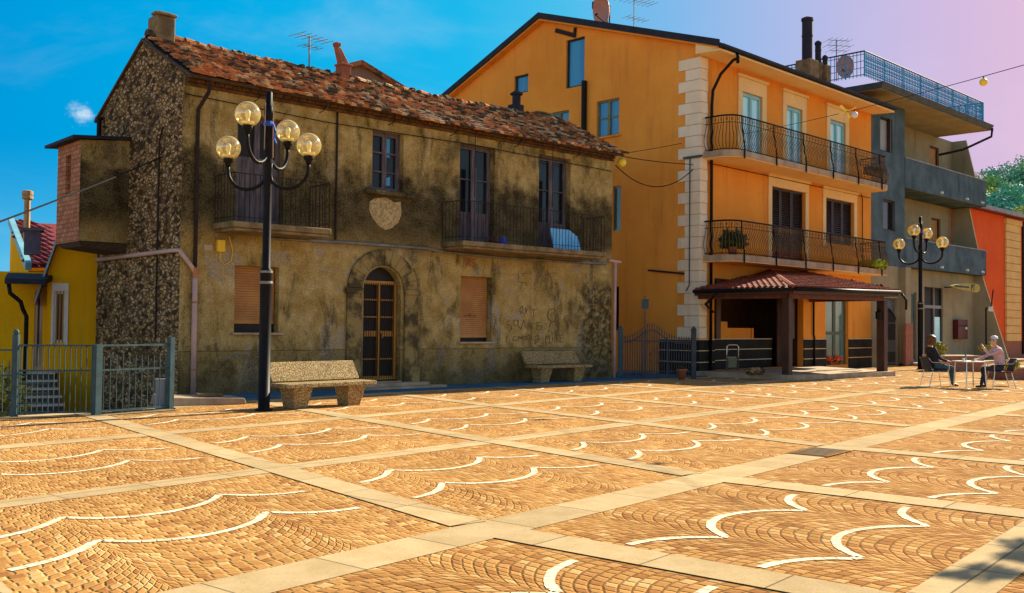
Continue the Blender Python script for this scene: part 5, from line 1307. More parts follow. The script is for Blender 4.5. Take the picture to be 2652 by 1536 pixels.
# ------------------------------------------------------------------ street lamps
def make_lamp():
    r = thing('street_lamp', 'tall black street lamp with four amber globes in front of the old house', 'street lamp', (0, 0, 0), 0, 'four globe street lamps')
    b = MB(); b.lathe([(.16, 0), (.16, .03), (.105, .05), (.105, 2.48), (.115, 2.50), (.115, 2.54), (.075, 2.60), (.072, 5.35), (.085, 5.37), (.085, 5.55), (.06, 5.56), (.06, 5.80), (.03, 5.83)], (0, 0, 0), 16); b.build('pole', K['iron'], r, True)
    b = MB(); b.lathe([(.118, 0), (.122, .02), (.118, .05)], (0, 0, 2.30), 16); b.lathe([(.118, 0), (.118, .04)], (0, 0, 2.5), 16); b.build('collar', K['zinc'], r)
    b = MB(); b.tube([(.08, -.03, 5.62), (.085, -.03, 4.6)], .012, 5); b.tube([(-.06, -.06, 5.6), (-.07, -.06, 4.75)], .010, 5); b.build('conduit', K['palecon'], r)
    b = MB(); b.lathe([(.088, 0), (.10, .04), (.09, .09)], (0, 0, 5.18), 10); b.tube([(.09, -.05, 5.2), (.13, -.09, 5.08), (.10, -.1, 4.95), (.14, -.1, 4.86)], .018, 5); b.build('blue_tape', K['deepblue'], r)
    for (dx_, dy_, zo) in ((-.45, -.89, .43), (.45, .89, .43), (.89, -.45, 0), (-.89, .45, 0)):
        b = MB(); z0 = 4.05 + zo; pts = []
        for i in range(11):
            a = pi + pi * i / 10; pts.append((.40 + .40 * cos(a), z0 + .34 + .36 * sin(a)))
        pts = [(.06, z0 + .46)] + [(max(x, .05), z) for x, z in pts] + [(.80, z0 + .46)]
        b.tube([(dx_ * x, dy_ * x, z) for x, z in pts], .034, 8)
        b.lathe([(.05, 0), (.055, .05), (.085, .08), (.095, .14), (.06, .16)], (dx_ * .80, dy_ * .80, z0 + .42), 12)
        am = b.build('arm', K['iron'], r, True)
        b = MB(); b.sphere((dx_ * .80, dy_ * .80, z0 + .76), .222, 24, 16); b.build('globe', K['globe'], am, True)
        b = MB(); b.lathe([(.075, 0), (.11, .02), (.12, .05), (.03, .055), (.03, .14), (.045, .17), (.045, .24), (.02, .27)], (dx_ * .80, dy_ * .80, z0 + .57), 12); b.build('bulb', K['bulbw'], am, True)
    return r
l1p = gp(683, 1064)
lamp = make_lamp(); lamp.location = l1p; lamp.rotation_euler = (0, 0, radians(13.9))
l2p = gp(2384, 957)
dup(lamp, (*l2p.xy, -.01), radians(-11.5), 'farther black street lamp with four globes standing before the grey building', scale=1.05)
# ------------------------------------------------------------------ pebble concrete benches
def make_bench():
    r = thing('park_bench', 'sunlit pebble concrete bench beside the tall lamp post', 'bench', (0, 0, 0), 0, 'pebble concrete benches')
    L = 2.15
    b = MB(); b.box(-L / 2, -.30, .40, L / 2, .22, .48); b.build('seat', K['pebble'], r, bevel=.015)
    b = MB(); x0, x1 = -L / 2, L / 2
    b.hexa([(x0 + .02, .20, .50), (x1 - .02, .20, .50), (x1 - .02, .28, .50), (x0 + .02, .28, .50), (x0 + .02, .42, .86), (x1 - .02, .42, .86), (x1 - .02, .48, .84), (x0 + .02, .48, .84)]); b.build('backrest', K['pebble'], r, bevel=.015)
    for s in (-1, 1):
        b = MB(); c = s * L * .30
        b.hexa([(c - .15, -.13, 0), (c + .15, -.13, 0), (c + .15, .20, 0), (c - .15, .20, 0), (c - .22, -.22, .398), (c + .22, -.22, .398), (c + .22, .22, .398), (c - .22, .22, .398)])
        b.hexa([(c - .12, .221, .20), (c + .12, .221, .20), (c + .12, .26, .20), (c - .12, .26, .20), (c - .10, .29, .62), (c + .10, .29, .62), (c + .10, .34, .62), (c - .10, .34, .62)])
        b.build('leg', K['pebble'], r, bevel=.012)
    return r
f1, f2 = gp(775, 1058), gp(899, 1049); d = f2 - f1
bench = make_bench(); bench.location = (f1 + f2) / 2; bench.rotation_euler = (0, 0, atan2(d.y, d.x) - .03)
g1_, g2_ = gp(1404, 992), gp(1488, 988); c = (g1_ + g2_) / 2
dup(bench, (c.x, c.y, .012), orot(AZ_OLD + 2), 'shaded bluish pebble concrete bench against the graffiti wall of the old house')
# slab by the house corner
c = gp(520, 1047); o = thing('stone_slab', 'worn concrete slab lying at the corner of the old house', 'slab', (c.x, c.y, .0), orot(52))
b = MB(); b.hexa([(-.75, -.25, 0), (.75, -.45, 0), (.8, .4, 0), (-.8, .55, 0), (-.72, -.2, .17), (.72, -.42, .12), (.78, .38, .12), (-.78, .5, .2)]); b.build('block', K['palecon'], o, bevel=.02)
b = MB(); b.hexa([(-.1, -.1, .175), (.4, -.15, .15), (.45, .1, .15), (-.05, .15, .18), (-.1, -.1, .21), (.4, -.15, .19), (.45, .1, .19), (-.05, .15, .22)]); b.build('loose_tile', K['concrete'], o)
# ------------------------------------------------------------------ railings on the left
rp = [gp(-60, 1079), gp(37, 1079), gp(249, 1076), gp(442, 1060)]
def railing_panel(a, c, nm, lb, cat, n, grid, mat, h=1.18):
    o = thing(nm, lb, cat, (a.x, a.y, 0), atan2(c.y - a.y, c.x - a.x), None); L = (c - a).length
    def rail(z, w_, t_, e): b = MB(); b.bar((.04, 0, z), (e, 0, z), w_, t_); b.build('rail', mat, o)
    rail(h, .04, .03, L - .04); rail(h - .42, .012, .03, L - .04); rail(.06, .03, .03, L - .04)
    if grid:
        for i in range(1, 5): rail(.06 + i * .16, .010, .016, L * .42)
    b = MB()
    for i in range(1, n): x = L * i / n; b.tube([(x, .0, .06), (x, .0, h - (.18 if not grid else 0))], .009, 5)
    b.build('bars', mat, o)
    return o
o = railing_panel(rp[0], rp[1], 'railing', 'short railing panel at the far left edge of the square', 'railing', 6, False, K['greyiron'], 1.1)
o = railing_panel(rp[1], rp[2], 'railing_gate', 'grey iron gate with square grid bars before the stone steps', 'gate', 15, True, K['greyiron'])
b = MB(); b.tube([(0, 0, -.1), (0, 0, 1.36)], .06, 10); b.sphere((0, 0, 1.40), .05, 8, 6); b.build('post', K['greyiron'], o)
o = railing_panel(rp[2], rp[3], 'railing', 'bluish grey iron railing in front of the rubble gable of the old house', 'railing', 12, False, K['greyiron'])
b = MB(); b.box(-.06, -.06, -.1, .06, .06, 1.2); L = (rp[3] - rp[2]).length; b.build('post', K['greyiron'], o)
b = MB(); b.box(L - .07, -.05, -.1, L + .03, .05, 1.32); b.build('post', K['greyiron'], o)
c = gp(408, 1062); b = MB(); b.box(-.10, -.06, 0, .10, .06, .52); b.box(-.11, -.07, .52, .11, .07, .55); o = thing('meter_box', 'small grey blue meter box behind the bars near the rubble corner', 'box', (c.x - .02, c.y + .25, 0), .5); b.build('box_body', simple('blue_grey_box', (.26, .30, .34), (.2, .24, .28), 3, .5), o)
# ------------------------------------------------------------------ alley gate
a, c = Vector((*oldw(14.22, -.10), 0)), gp(1796, 981); c.z = 0; L = (c - a).length
o = thing('alley_gate', 'dark iron double gate with arched spiked top closing the alley between the houses', 'gate', (a.x, a.y, 0), atan2(c.y - a.y, c.x - a.x))
b = MB(); fr = lambda x: 1.18 + .42 * math.exp(-((x / L - .42) / .20) ** 2)
for i in range(1, 30):
    x = L * i / 30; t = fr(x); b.tube([(x, 0, .06), (x, 0, t)], .014, 5); b.lathe([(.010, 0), (.022, .05), (.003, .13)], (x, 0, t), 5)
b.build('bars', K['darkiron'], o)
b = MB()
for z in (.08, .22, 1.15): b.bar((.05, 0, z), (L - .05, 0, z), .02, .035)
b.tube([(L * i / 24, 0, fr(L * i / 24) - .10) for i in range(1, 24)], .018, 6)
for x in (L * .30, L * .34, L * .64): b.bar((x, 0, .03), (x, 0, fr(x) - .05), .05, .05)
for s in (-1, 1): b.tube([(L * .47 + s * (.05 + .11 * sin(k * .55)), -.01, .45 + .07 * k) for k in range(7)], .012, 5)
b.build('frame', K['darkiron'], o)
for x, m_ in ((0, K['greyiron']), (L, K['darkiron'])):
    b = MB(); b.box(x - .07, -.07, -.05, x + .07, .07, 1.50); b.hexa([(x - .09, -.09, 1.5), (x + .09, -.09, 1.5), (x + .09, .09, 1.5), (x - .09, .09, 1.5), (x - .02, -.02, 1.62), (x + .02, -.02, 1.62), (x + .02, .02, 1.62), (x - .02, .02, 1.62)]); b.build('post', m_, o)
gx_ = a + (c - a) * .34
o = thing('small_sign', 'small grey sign plate on a thin pole above the alley gate', 'sign', (gx_.x, gx_.y + .12, 0), .1)
b = MB(); b.tube([(0, 0, 0), (0, 0, 2.55)], .018, 6); b.build('pole', K['greyiron'], o); b = MB(); b.box(-.11, -.03, 2.15, .11, -.019, 2.45); b.build('plate', K['greyiron'], o)
# ------------------------------------------------------------------ pots, plants and small things
def leafball(b, c, r, n, lf, sz=1.0):
    for i in range(n):
        d = Vector((RN.gauss(0, 1), RN.gauss(0, 1), RN.gauss(0, 1))).normalized(); p = Vector(c) + Vector((d.x, d.y, d.z * sz)) * r * RN.uniform(.45, 1.05)
        a = Vector((RN.gauss(0, 1), RN.gauss(0, 1), RN.gauss(0, 1))).normalized(); e = a.cross(d); e = e.normalized() if e.length > .01 else Vector((1, 0, 0)); s_ = lf * RN.uniform(.6, 1.4)
        b.face([p - a * s_, p + e * s_ * .4, p + a * s_, p - e * s_ * .4])
c = gp(1766, 984); o = thing('flower_pot', 'terracotta pot at the right foot of the alley gate', 'pot', (c.x, c.y, .012))
b = MB(); b.lathe([(.10, 0), (.15, .26), (.17, .27), (.17, .32), (.14, .32), (.13, .26)], (0, 0, 0), 14); b.build('pot', K['terra'], o, True)
b = MB(); leafball(b, (0, 0, .34), .13, 60, .05, .5); b.build('foliage', K['leafd'], o)
c = gp(1961, 972, .156); o = thing('boulder', 'rough grey stone lying at the edge of the porch platform', 'stone', (c.x, c.y + .25, .15), .3)
b = MB(); b.lathe([(.20, 0), (.30, .07), (.29, .16), (.2, .22), (.08, .24)], (0, 0, 0), 9)
b.v = [(x * 1.25 + .03 * noise.noise(Vector((x * 5, y * 5, z * 5))), y * .8 + .05 * noise.noise(Vector((x * 4, z * 5, y * 4 + 3))), z + .03 * noise.noise(Vector((y * 6, x * 6, z)))) for x, y, z in b.v]; b.build('rock', K['rubble'], o, True)
t_, _ = FO(1866, 900); c = Vector((*orw(t_ - .05, -.5), .156)); o = thing('steel_stand', 'brushed steel hoop stand before the dark recess of the orange house', 'stand', (c.x, c.y, .156), .35)
b = MB(); b.tube([(-.22, 0, 0), (-.22, 0, .80), (-.16, 0, .86), (.16, 0, .86), (.22, 0, .80), (.22, 0, 0)], .028, 8); b.tube([(-.22, 0, .45), (.22, 0, .45)], .015, 6); b.build('hoop', K['steel'], o, True)
b = MB(); b.box(-.16, -.01, .1, .16, .01, .43); b.build('panel', K['olivef'], o)
c = gp(2155, 945, .155); o = thing('flower_planter', 'low planter overflowing with red flowers on the porch platform', 'planter', (c.x, c.y, .156), orot(AZ_OR))
b = MB(); b.hexa([(-.35, -.13, 0), (.35, -.13, 0), (.35, .13, 0), (-.35, .13, 0), (-.42, -.17, .13), (.42, -.17, .13), (.42, .17, .13), (-.42, .17, .13)]); b.build('box', K['terra'], o)
b = MB(); leafball(b, (-.25, 0, .16), .24, 160, .06, .5); leafball(b, (.25, 0, .16), .24, 160, .06, .5); b.build('foliage', K['leafd'], o)
b = MB()
for q in ((-.28, 0), (0, -.05), (.25, 0), (.1, .08)): leafball(b, (q[0] * 1.5, q[1] - .06, .24), .21, 170, .055, .6)
b.build('flowers', K['flower'], o)
BPL = Plane(C0, AZ_OR, .8)
t, _ = BPL(1897, 640); o = thing('potted_plant', 'dark green potted plant on the lower balcony near the quoins', 'plant', (*orw(t, -.8), LF + .002))
b = MB(); b.lathe([(.13, 0), (.18, .28), (.16, .28), (.15, .2)], (0, 0, 0), 12); b.build('pot', K['terra'], o)
b = MB(); leafball(b, (0, 0, .55), .42, 420, .10, .75); leafball(b, (-.25, .0, .45), .25, 120, .1); leafball(b, (.28, .0, .48), .25, 120, .1); b.build('foliage', K['leafd'], o)
BPL = Plane(C0, AZ_OR, 1.15)
t, z = BPL(2268, 684); o = thing('potted_plant', 'yellow green trailing plant at the right end of the lower balcony', 'plant', (*orw(t, -1.02), LF + .002))
b = MB(); b.lathe([(.11, 0), (.15, .22), (.13, .22)], (0, 0, 0), 12); b.build('pot', K['terra'], o)
b = MB(); leafball(b, (0, -.12, .22), .34, 300, .08, .6); leafball(b, (.3, -.1, .18), .26, 160, .08, .7); leafball(b, (-.3, -.1, .25), .26, 160, .08, .6); b.build('foliage', K['leafy'], o)
t, z = BPL(2275, 428); o = thing('window_box', 'dark flower box with wilted plants on the upper balcony end', 'flower box', (*orw(t, -.95), UF + .3), orot(AZ_OR))
b = MB(); b.box(-.7, -.1, 0, .7, .1, .2); b.build('box', K['dkfascia'], o); b = MB(); leafball(b, (-.3, 0, .25), .25, 140, .07, .6); leafball(b, (.35, 0, .25), .28, 140, .07, .6); b.build('foliage', K['leafd'], o)
# blue panel and bags on the old balcony
o = thing('plastic_sheet', 'bright blue plastic panel leaning by the right hand balcony door of the old house', 'panel', (*oldw(10.85, -.50), 3.762), orot(AZ_OLD))
b = MB()
for i in range(9):
    x = i * .125; h = .62 if i < 7 else .62 - (i - 6) * .06
    b.hexa([(x, -.02, 0), (x + .12, -.02, 0), (x + .12, .02, 0), (x, .02, 0), (x, .14, h), (x + .12, .14, h if i < 6 else h - .05), (x + .12, .18, h if i < 6 else h - .05), (x, .18, h)])
b.build('sheet', K['bluepl'], o)
for k, (x, m_, lb) in enumerate(((8.62, 'signred', 'small dark red bag on the old balcony floor'), (8.92, 'deepblue', 'small blue bag on the old balcony floor'))):
    o = thing('bag', lb, 'bag', (*oldw(x, -.45), 3.762)); b = MB(); b.lathe([(.09, 0), (.14, .06), (.12, .14), (.04, .2), (.05, .24)], (0, 0, 0), 10); b.v = [(x_ + .03 * noise.noise(Vector((x_ * 9, y_ * 9, z_ * 9 + k))), y_, z_) for x_, y_, z_ in b.v]; b.build('sack', K[m_], o, True)
# planters in front of the red house
def planter(x0, x1, yb, yt, lb, dep=1.0, plants=()):
    a, c = gp(x0, yb), gp(x1, yb); L = (c - a).length; o = thing('brick_planter', lb, 'planter', (a.x, a.y, 0), atan2(c.y - a.y, c.x - a.x), 'brick planters')
    h = EYE + (pt((x0 + x1) / 2, yt, (a.y + c.y) / 2).z - EYE)
    b = MB(); b.box(0, 0, 0, L, dep, h - .06); b.build('brick_wall', K['brickred'], o); b = MB(); b.box(-.05, -.05, h - .058, L + .05, dep + .05, h); b.build('coping', K['palecon'], o, bevel=.01); return a, L, h
a, L, h = planter(2435, 2548, 962, 921, 'brick planter behind the cafe table', 1.0)
planter(2608, 2720, 984, 951, 'brick planter at the right edge behind the white haired man', 1.2)
def shrub(x, yb, yt, lb, w_, z0=0.0, dep=None):
    c = pt(x, (yb + yt) / 2, dep); o = thing('shrub', lb, 'shrub', (c.x, c.y, z0), 0, 'shrubs in the planters'); hgt = abs(yb - yt) / FPX * dep; r = w_ / FPX * dep / 2
    b = MB(); leafball(b, (0, 0, c.z - z0), r * .95, 500, .07, hgt / 2 / r); b.build('foliage', K['leafo'], o)
    b = MB(); b.tube([(0, 0, -.02), (0, 0, c.z - z0)], .03, 6); b.build('stem', K['bark'], o)
shrub(2432, 922, 884, 'rounded olive green shrub right behind the woman in black', 38, h, a.y + .5)
shrub(2556, 912, 893, 'low olive green shrub behind the white haired man', 44, h, a.y + 1.0)
shrub(2620, 958, 932, 'dark shrub in the planter at the right edge', 40, .5, 29.4)
# thin pole in front of the red house
c = gp(2554, 938); o = thing('thin_pole', 'thin black pole with a small tilted arm before the red wall', 'pole', (c.x, c.y, 0)); hh = pt(2554, 797, c.y).z
b = MB(); b.tube([(0, 0, 0), (0, 0, hh)], .04, 6); b.tube([(0, 0, hh), (.25, 0, hh), (.36, 0, hh + .9)], .03, 6); b.build('shaft', K['iron'], o)
b = MB(); b.box(.12, -.03, hh - .18, .34, .03, hh + .05); b.build('fitting', K['whitepl'], o)
# ------------------------------------------------------------------ cafe table, chairs and two people
tb = gp(2512, 1004); tb.z = 0
o = thing('cafe_table', 'square white cafe table between the two seated people', 'table', tb, .15)
b = MB(); b.box(-.34, -.34, .71, .34, .34, .74); b.build('table_top', K['whitepl'], o, bevel=.01)
for sx in (-1, 1):
    for sy in (-1, 1): b = MB(); b.tube([(sx * .27, sy * .27, .71), (sx * .30, sy * .30, 0)], .018, 6); b.build('leg', K['steel'], o)
for k, (x, y, m_, lb, nm, cat, pr) in enumerate(((-.22, -.1, 'whitepl', 'white coffee cup on the side of the table toward the woman', 'coffee_cup', 'cup', [(.02, 0), (.03, .03), (.038, .07), (.033, .07)]), (.18, .05, 'whitepl', 'white coffee cup on the side of the table toward the man', 'coffee_cup', 'cup', [(.02, 0), (.03, .03), (.038, .07), (.033, .07)]), (-.05, .15, 'teal', 'small dark glass bottle on the cafe table', 'bottle', 'bottle', [(.03, 0), (.03, .12), (.012, .17), (.012, .22)]), (.02, -.15, 'steel', 'steel ashtray in the middle of the cafe table', 'ashtray', 'ashtray', [(.05, 0), (.06, .03), (.05, .03)]))):
    q = thing(nm, lb, cat, (tb.x + x, tb.y + y, .741)); b = MB(); b.lathe(pr, (0, 0, 0), 12); b.build('vessel', K[m_], q, True)
def make_chair():
    r = thing('cafe_chair', 'dark woven cafe chair under the woman in black', 'chair', (0, 0, 0), 0, 'cafe chairs')
    b = MB(); b.hexa([(-.22, -.23, .42), (.24, -.24, .45), (.24, .24, .45), (-.22, .23, .42), (-.22, -.23, .45), (.24, -.24, .48), (.24, .24, .48), (-.22, .23, .45)]); b.build('seat', K['mesh'], r, bevel=.01)
    b = MB(); n = 8
    for i in range(n):
        y0, y1 = -.24 + .48 * i / n, -.24 + .48 * (i + 1) / n; cu = lambda y: -.27 - .06 * (1 - (y / .24) ** 2)
        b.hexa([(cu(y0), y0, .46), (cu(y1), y1, .46), (cu(y1) + .015, y1, .46), (cu(y0) + .015, y0, .46), (cu(y0) - .09, y0, .82), (cu(y1) - .09, y1, .82), (cu(y1) - .075, y1, .82), (cu(y0) - .075, y0, .82)])
    b.build('backrest', K['mesh'], r)
    for s in (-1, 1):
        b = MB(); b.tube([(.22, s * .25, .46), (.29, s * .27, 0)], .012, 6); b.build('leg', K['steel'], r)
        b = MB(); b.tube([(-.22, s * .24, .44), (-.33, s * .26, 0)], .012, 6); b.build('leg', K['steel'], r)
        b = MB(); b.tube([(.24, s * .26, .46), (.24, s * .28, .64), (.18, s * .28, .67), (-.25, s * .27, .68), (-.35, s * .25, .80)], .012, 6); b.build('armrest', K['steel'], r)
    b = MB(); b.tube([(-.28, -.25, .25), (-.28, .25, .25)], .009, 5); b.tube([(.255, -.26, .25), (.255, .26, .25)], .009, 5); b.build('stretcher', K['steel'], r)
    return r
def skin(name, V, E, parent, mats, region):
    me = bpy.data.meshes.new(name); names = list(V); me.from_pydata([V[k][0] for k in names], [(names.index(a), names.index(c)) for a, c in E], [])
    o = bpy.data.objects.new('tmp', me); COL.objects.link(o)
    md = o.modifiers.new('skin', 'SKIN'); sk = me.skin_vertices[0].data
    for i, k in enumerate(names): rr = V[k][1]; sk[i].radius = rr if isinstance(rr, tuple) else (rr, rr)
    sk[names.index('pelvis')].use_root = True; md.use_smooth_shade = True
    ss = o.modifiers.new('sub', 'SUBSURF'); ss.levels = 2; ss.render_levels = 2
    dg = bpy.context.evaluated_depsgraph_get(); m2 = bpy.data.meshes.new_from_object(o.evaluated_get(dg)); bpy.data.objects.remove(o)
    m2.materials.clear()
    for m_ in mats: m2.materials.append(m_)
    segs = [(Vector(V[a][0]), Vector(V[c][0]), region(a, c)) for a, c in E]
    for p in m2.polygons:
        ct = p.center; best = 9; bi = 0
        for a, c, r_ in segs:
            d = c - a; t = max(0, min(1, (ct - a).dot(d) / max(d.length_squared, 1e-9))); q = (a + d * t - ct).length
            if q < best: best = q; bi = r_
        p.material_index = bi; p.use_smooth = True
    ob = bpy.data.objects.new(name, m2); COL.objects.link(ob); ob.parent = parent; return ob
def person(root, J, mats, hairm, hair_long):
    V = {'pelvis': ((0, 0, .56), (.155, .13)), 'waist': (J['waist'], (.14, .12)), 'chest': (J['chest'], (.165, .135)), 'neckb': (J['neck'], (.075, .075)), 'neck': (J['neck2'], .055), 'jaw': (J['jaw'], (.07, .075)), 'head': (J['head'], (.088, .10)), 'crown': (J['crown'], (.065, .075))}
    E = [('pelvis', 'waist'), ('waist', 'chest'), ('chest', 'neckb'), ('neckb', 'neck'), ('neck', 'jaw'), ('jaw', 'head'), ('head', 'crown')]
    for s, k in ((1, 'l'), (-1, 'r')):
        for nm, rr in (('sh', .068), ('el', .05), ('wr', .034), ('palm', (.038, .026)), ('hip', .095), ('kn', .066), ('an', .045), ('heel', .042), ('toe', (.042, .03))):
            V[nm + k] = (J[nm + k], rr)
        E += [('chest', 'sh' + k), ('sh' + k, 'el' + k), ('el' + k, 'wr' + k), ('wr' + k, 'palm' + k), ('pelvis', 'hip' + k), ('hip' + k, 'kn' + k), ('kn' + k, 'an' + k), ('an' + k, 'heel' + k), ('heel' + k, 'toe' + k)]
        w_, p = Vector(J['wr' + k]), Vector(J['palm' + k]); d = (p - w_).normalized(); sd = d.cross(Vector((0, 0, 1))).normalized()
        for i, (off, ln) in enumerate(((-.030, .065), (-.010, .075), (.010, .07), (.028, .055))):
            q = p + d * .02 + sd * off; e = q + d * ln * .6; t = e + d * ln * .3 + Vector((0, 0, -.025))
            for j, (pp, r_) in enumerate(((q, .011), (e, .009), (t, .008))): V['f%s%d%d' % (k, i, j)] = (tuple(pp), r_)
            E += [('palm' + k, 'f%s%d0' % (k, i)), ('f%s%d0' % (k, i), 'f%s%d1' % (k, i)), ('f%s%d1' % (k, i), 'f%s%d2' % (k, i))]
        th = w_ + d * .03 - sd * .05 * s; V['t0' + k] = (tuple(th), .011); V['t1' + k] = (tuple(th + d * .045 - sd * .012 * s), .009); E += [('wr' + k, 't0' + k), ('t0' + k, 't1' + k)]
    def region(a, c):
        if c.startswith(('f', 'palm', 't0', 't1')) or c in ('jaw', 'head', 'crown', 'neck'): return 0
        if c.startswith('toe') or c.startswith('heel'): return 3
        if c.startswith(('hip', 'kn', 'an')): return 2
        return 1
    bd = skin('body', V, E, root, mats, region)
    h = Vector(J['head']); f = Vector(J['face']).normalized(); u = Vector((0, 0, 1)); sd = f.cross(u).normalized()
    b = MB(); pn = h + f * .115 - u * .01
    b.hexa([pn - sd * .014 - f * .03 - u * .02, pn + sd * .014 - f * .03 - u * .02, pn + sd * .012 + f * .012 - u * .02, pn - sd * .012 + f * .012 - u * .02, pn - sd * .006 - f * .03 + u * .035, pn + sd * .006 - f * .03 + u * .035, pn + sd * .006 - f * .015 + u * .035, pn - sd * .006 - f * .015 + u * .035]); b.build('nose', K['skin'], root, True)
    for s in (-1, 1):
        b = MB(); b.sphere(h + f * .088 + sd * .035 * s + u * .022, .012, 8, 6); b.build('eye', K['dkfascia'], root, True)
        b = MB(); b.sphere(h + sd * .092 * s - f * .005, .026, 8, 6, 1.3); b.build('ear', K['skin'], root, True)
    b = MB(); b.bar(h + f * .094 - u * .062 - sd * .022, h + f * .094 - u * .062 + sd * .022, .012, .008); b.build('mouth', K['signred'], root)
    b = MB(); i0 = 0; n, k_ = 20, 12; lim = 1.15 if not hair_long else 1.75
    for i in range(k_ + 1):
        th = lim * i / k_ * 1.25
        for j in range(n):
            ph = 2 * pi * j / n; d = (f * cos(ph) + sd * sin(ph)); fr_ = max(0, cos(ph))
            tt = th * (1 - .42 * fr_ ** 1.5); r_ = .118 + .014 * noise.noise(Vector((ph * 2.5, tt * 4, 1))) + (.012 if hair_long else 0)
            p = h + u * .028 - f * .012 + (u * cos(tt) + d * sin(tt)) * r_
            if tt > 1.6: p = p - u * (tt - 1.6) * .16
            b.v.append(tuple(p))
    for i in range(k_):
        for j in range(n): a = i * n + j; c = i * n + (j + 1) % n; b.f.append((a, c, c + n, a + n)); b.m.append(0)
    b.build('hair', hairm, root, True)
w_pos = gp(2424, 1000); m_pos = gp(2590, 1005)
chair = make_chair(); chair.location = (w_pos.x, w_pos.y, 0); chair.rotation_euler = (0, 0, .10)
ch2 = dup(chair, (m_pos.x, m_pos.y, 0), pi - .12, 'dark woven cafe chair under the white haired man')
pw = thing('person', 'woman with brown hair in black jacket and blue jeans leaning back on a cafe chair', 'person', (w_pos.x, w_pos.y, 0), .10)
J = dict(waist=(-.07, 0, .74), chest=(-.17, 0, .97), neck=(-.17, 0, 1.10), neck2=(-.155, 0, 1.16), jaw=(-.12, 0, 1.22), head=(-.12, 0, 1.295), crown=(-.13, 0, 1.36), face=(1, .25, -.1))
for s, k in ((1, 'l'), (-1, 'r')):
    J.update({'sh' + k: (-.16, s * .20, 1.05), 'el' + k: (-.06, s * .30, .80), 'wr' + k: (.17, s * .27, .715), 'palm' + k: (.235, s * .26, .71), 'hip' + k: (.02, s * .10, .545), 'kn' + k: (.46, s * .12, .53), 'an' + k: (.50 + .06 * s, s * .12, .11), 'heel' + k: (.49 + .06 * s, s * .12, .05), 'toe' + k: (.66 + .06 * s, s * .14, .035)})
person(pw, J, [K['skin'], K['jacket'], K['jeans'], K['shoe']], K['hairb'], True)
pm = thing('person', 'white haired man in mauve shirt leaning toward the cafe table with one arm raised', 'person', (m_pos.x, m_pos.y, 0), pi - .12)
J = dict(waist=(.0, 0, .76), chest=(.06, 0, 1.0), neck=(.12, 0, 1.12), neck2=(.14, 0, 1.17), jaw=(.18, 0, 1.225), head=(.175, 0, 1.30), crown=(.165, 0, 1.365), face=(1, -.1, -.15))
for s, k in ((1, 'l'), (-1, 'r')):
    J.update({'sh' + k: (.08, s * .21, 1.06), 'hip' + k: (.02, s * .10, .545), 'kn' + k: (.44, s * .13, .53), 'an' + k: (.44 + .10 * s, s * .13, .11), 'heel' + k: (.43 + .10 * s, s * .13, .05), 'toe' + k: (.60 + .10 * s, s * .15, .035)})
J.update(elr=(.30, -.26, .86), wrr=(.50, -.16, .79), palmr=(.57, -.13, .785), ell=(.34, .24, .92), wrl=(.47, .13, 1.09), palml=(.49, .11, 1.155))
person(pm, J, [K['skin'], K['shirt'], K['trousers'], K['shoe']], K['hairw'], False)
# ------------------------------------------------------------------ overhead cables and lanterns
def cable(lb, a, c, sag, r=.014, nm='overhead_cable'):
    b = MB(); a, c = Vector(a), Vector(c); b.tube([a + (c - a) * (i / 20) - Vector((0, 0, sag * 4 * (i / 20) * (1 - i / 20))) for i in range(21)], r, 5)
    return tag(b.build(nm, K['iron']), lb, 'cable', 'overhead cables')
s, z = OG(420, 408); a = Vector((*oldw(-.03, s), z))
cable('long dark cable running from the rubble gable past the brick closet to the left edge', a, pt(-260, 668, 13.0), .05, .017)
ol = Vector((*oldw(13.93, -.10), OW(1590, 403)[1]))
s, z = FG(1800, 427); q = Vector((*orw(-.12, s), z)); cable('nearly level cable from the old house eaves to the quoins', ol, q, .05)
s2, z2 = FG(1770, 372); cable('cable climbing from the old house corner toward the upper quoins', ol + Vector((0, 0, .02)), Vector((*orw(-.1, s2), z2)), .02, .010)
s3, z3 = FG(1800, 440); cable('cable sagging deeply between the old house and the quoined corner', ol - Vector((0, 0, .32)), Vector((*orw(-.12, s3), z3)), .62, .016)
t, z = FO(1926, 347); fa = Vector((*orw(t, -.02), z)); fb = pt(2960, 80, 15.0); fb2 = fb
cable('festoon cable rising from the orange facade across the pink sky to the right', fa, fb, 0.12, .008, 'festoon_cable')
def on_line(x):
    lo, hi = 0.0, 1.0
    inv = Matrix((rt, up, -fw))
    for _ in range(40):
        m_ = (lo + hi) / 2; p = fa + (fb - fa) * m_; v = inv @ (p - Vector((0, 0, EYE))); px = 1326 + FPX * v.x / -v.z
        if px < x: lo = m_
        else: hi = m_
    p = fa + (fb - fa) * lo; p.z -= .12 * 4 * lo * (1 - lo); return p
def lantern(p, lb, m_, r, ribs=True):
    o = thing('paper_lantern', lb, 'lantern', p, 0, 'lanterns on the cables')
    b = MB(); pr = []
    for i in range(11):
        a = pi * i / 10; pr.append((max(r * sin(a) * (1 + (.06 if ribs and i % 2 else 0)), .004), -r * cos(a) - r)); 
    b.lathe(pr, (0, 0, -.04), 14); b.build('shade', K[m_], o, True)
    b = MB(); b.tube([(0, 0, 0), (0, 0, -.06)], .012, 5); b.build('hook', K['iron'], o)
lantern(on_line(2547), 'small yellow lantern hanging high on the festoon cable in the sky', 'yball', .075)
lantern(on_line(2213), 'small white lantern on the festoon cable before the orange eaves', 'whitepl', .085)
p = on_line(2192); o = thing('ribbon_bow', 'yellow ribbon bow beside the white lantern on the festoon cable', 'bow', p)
b = MB()
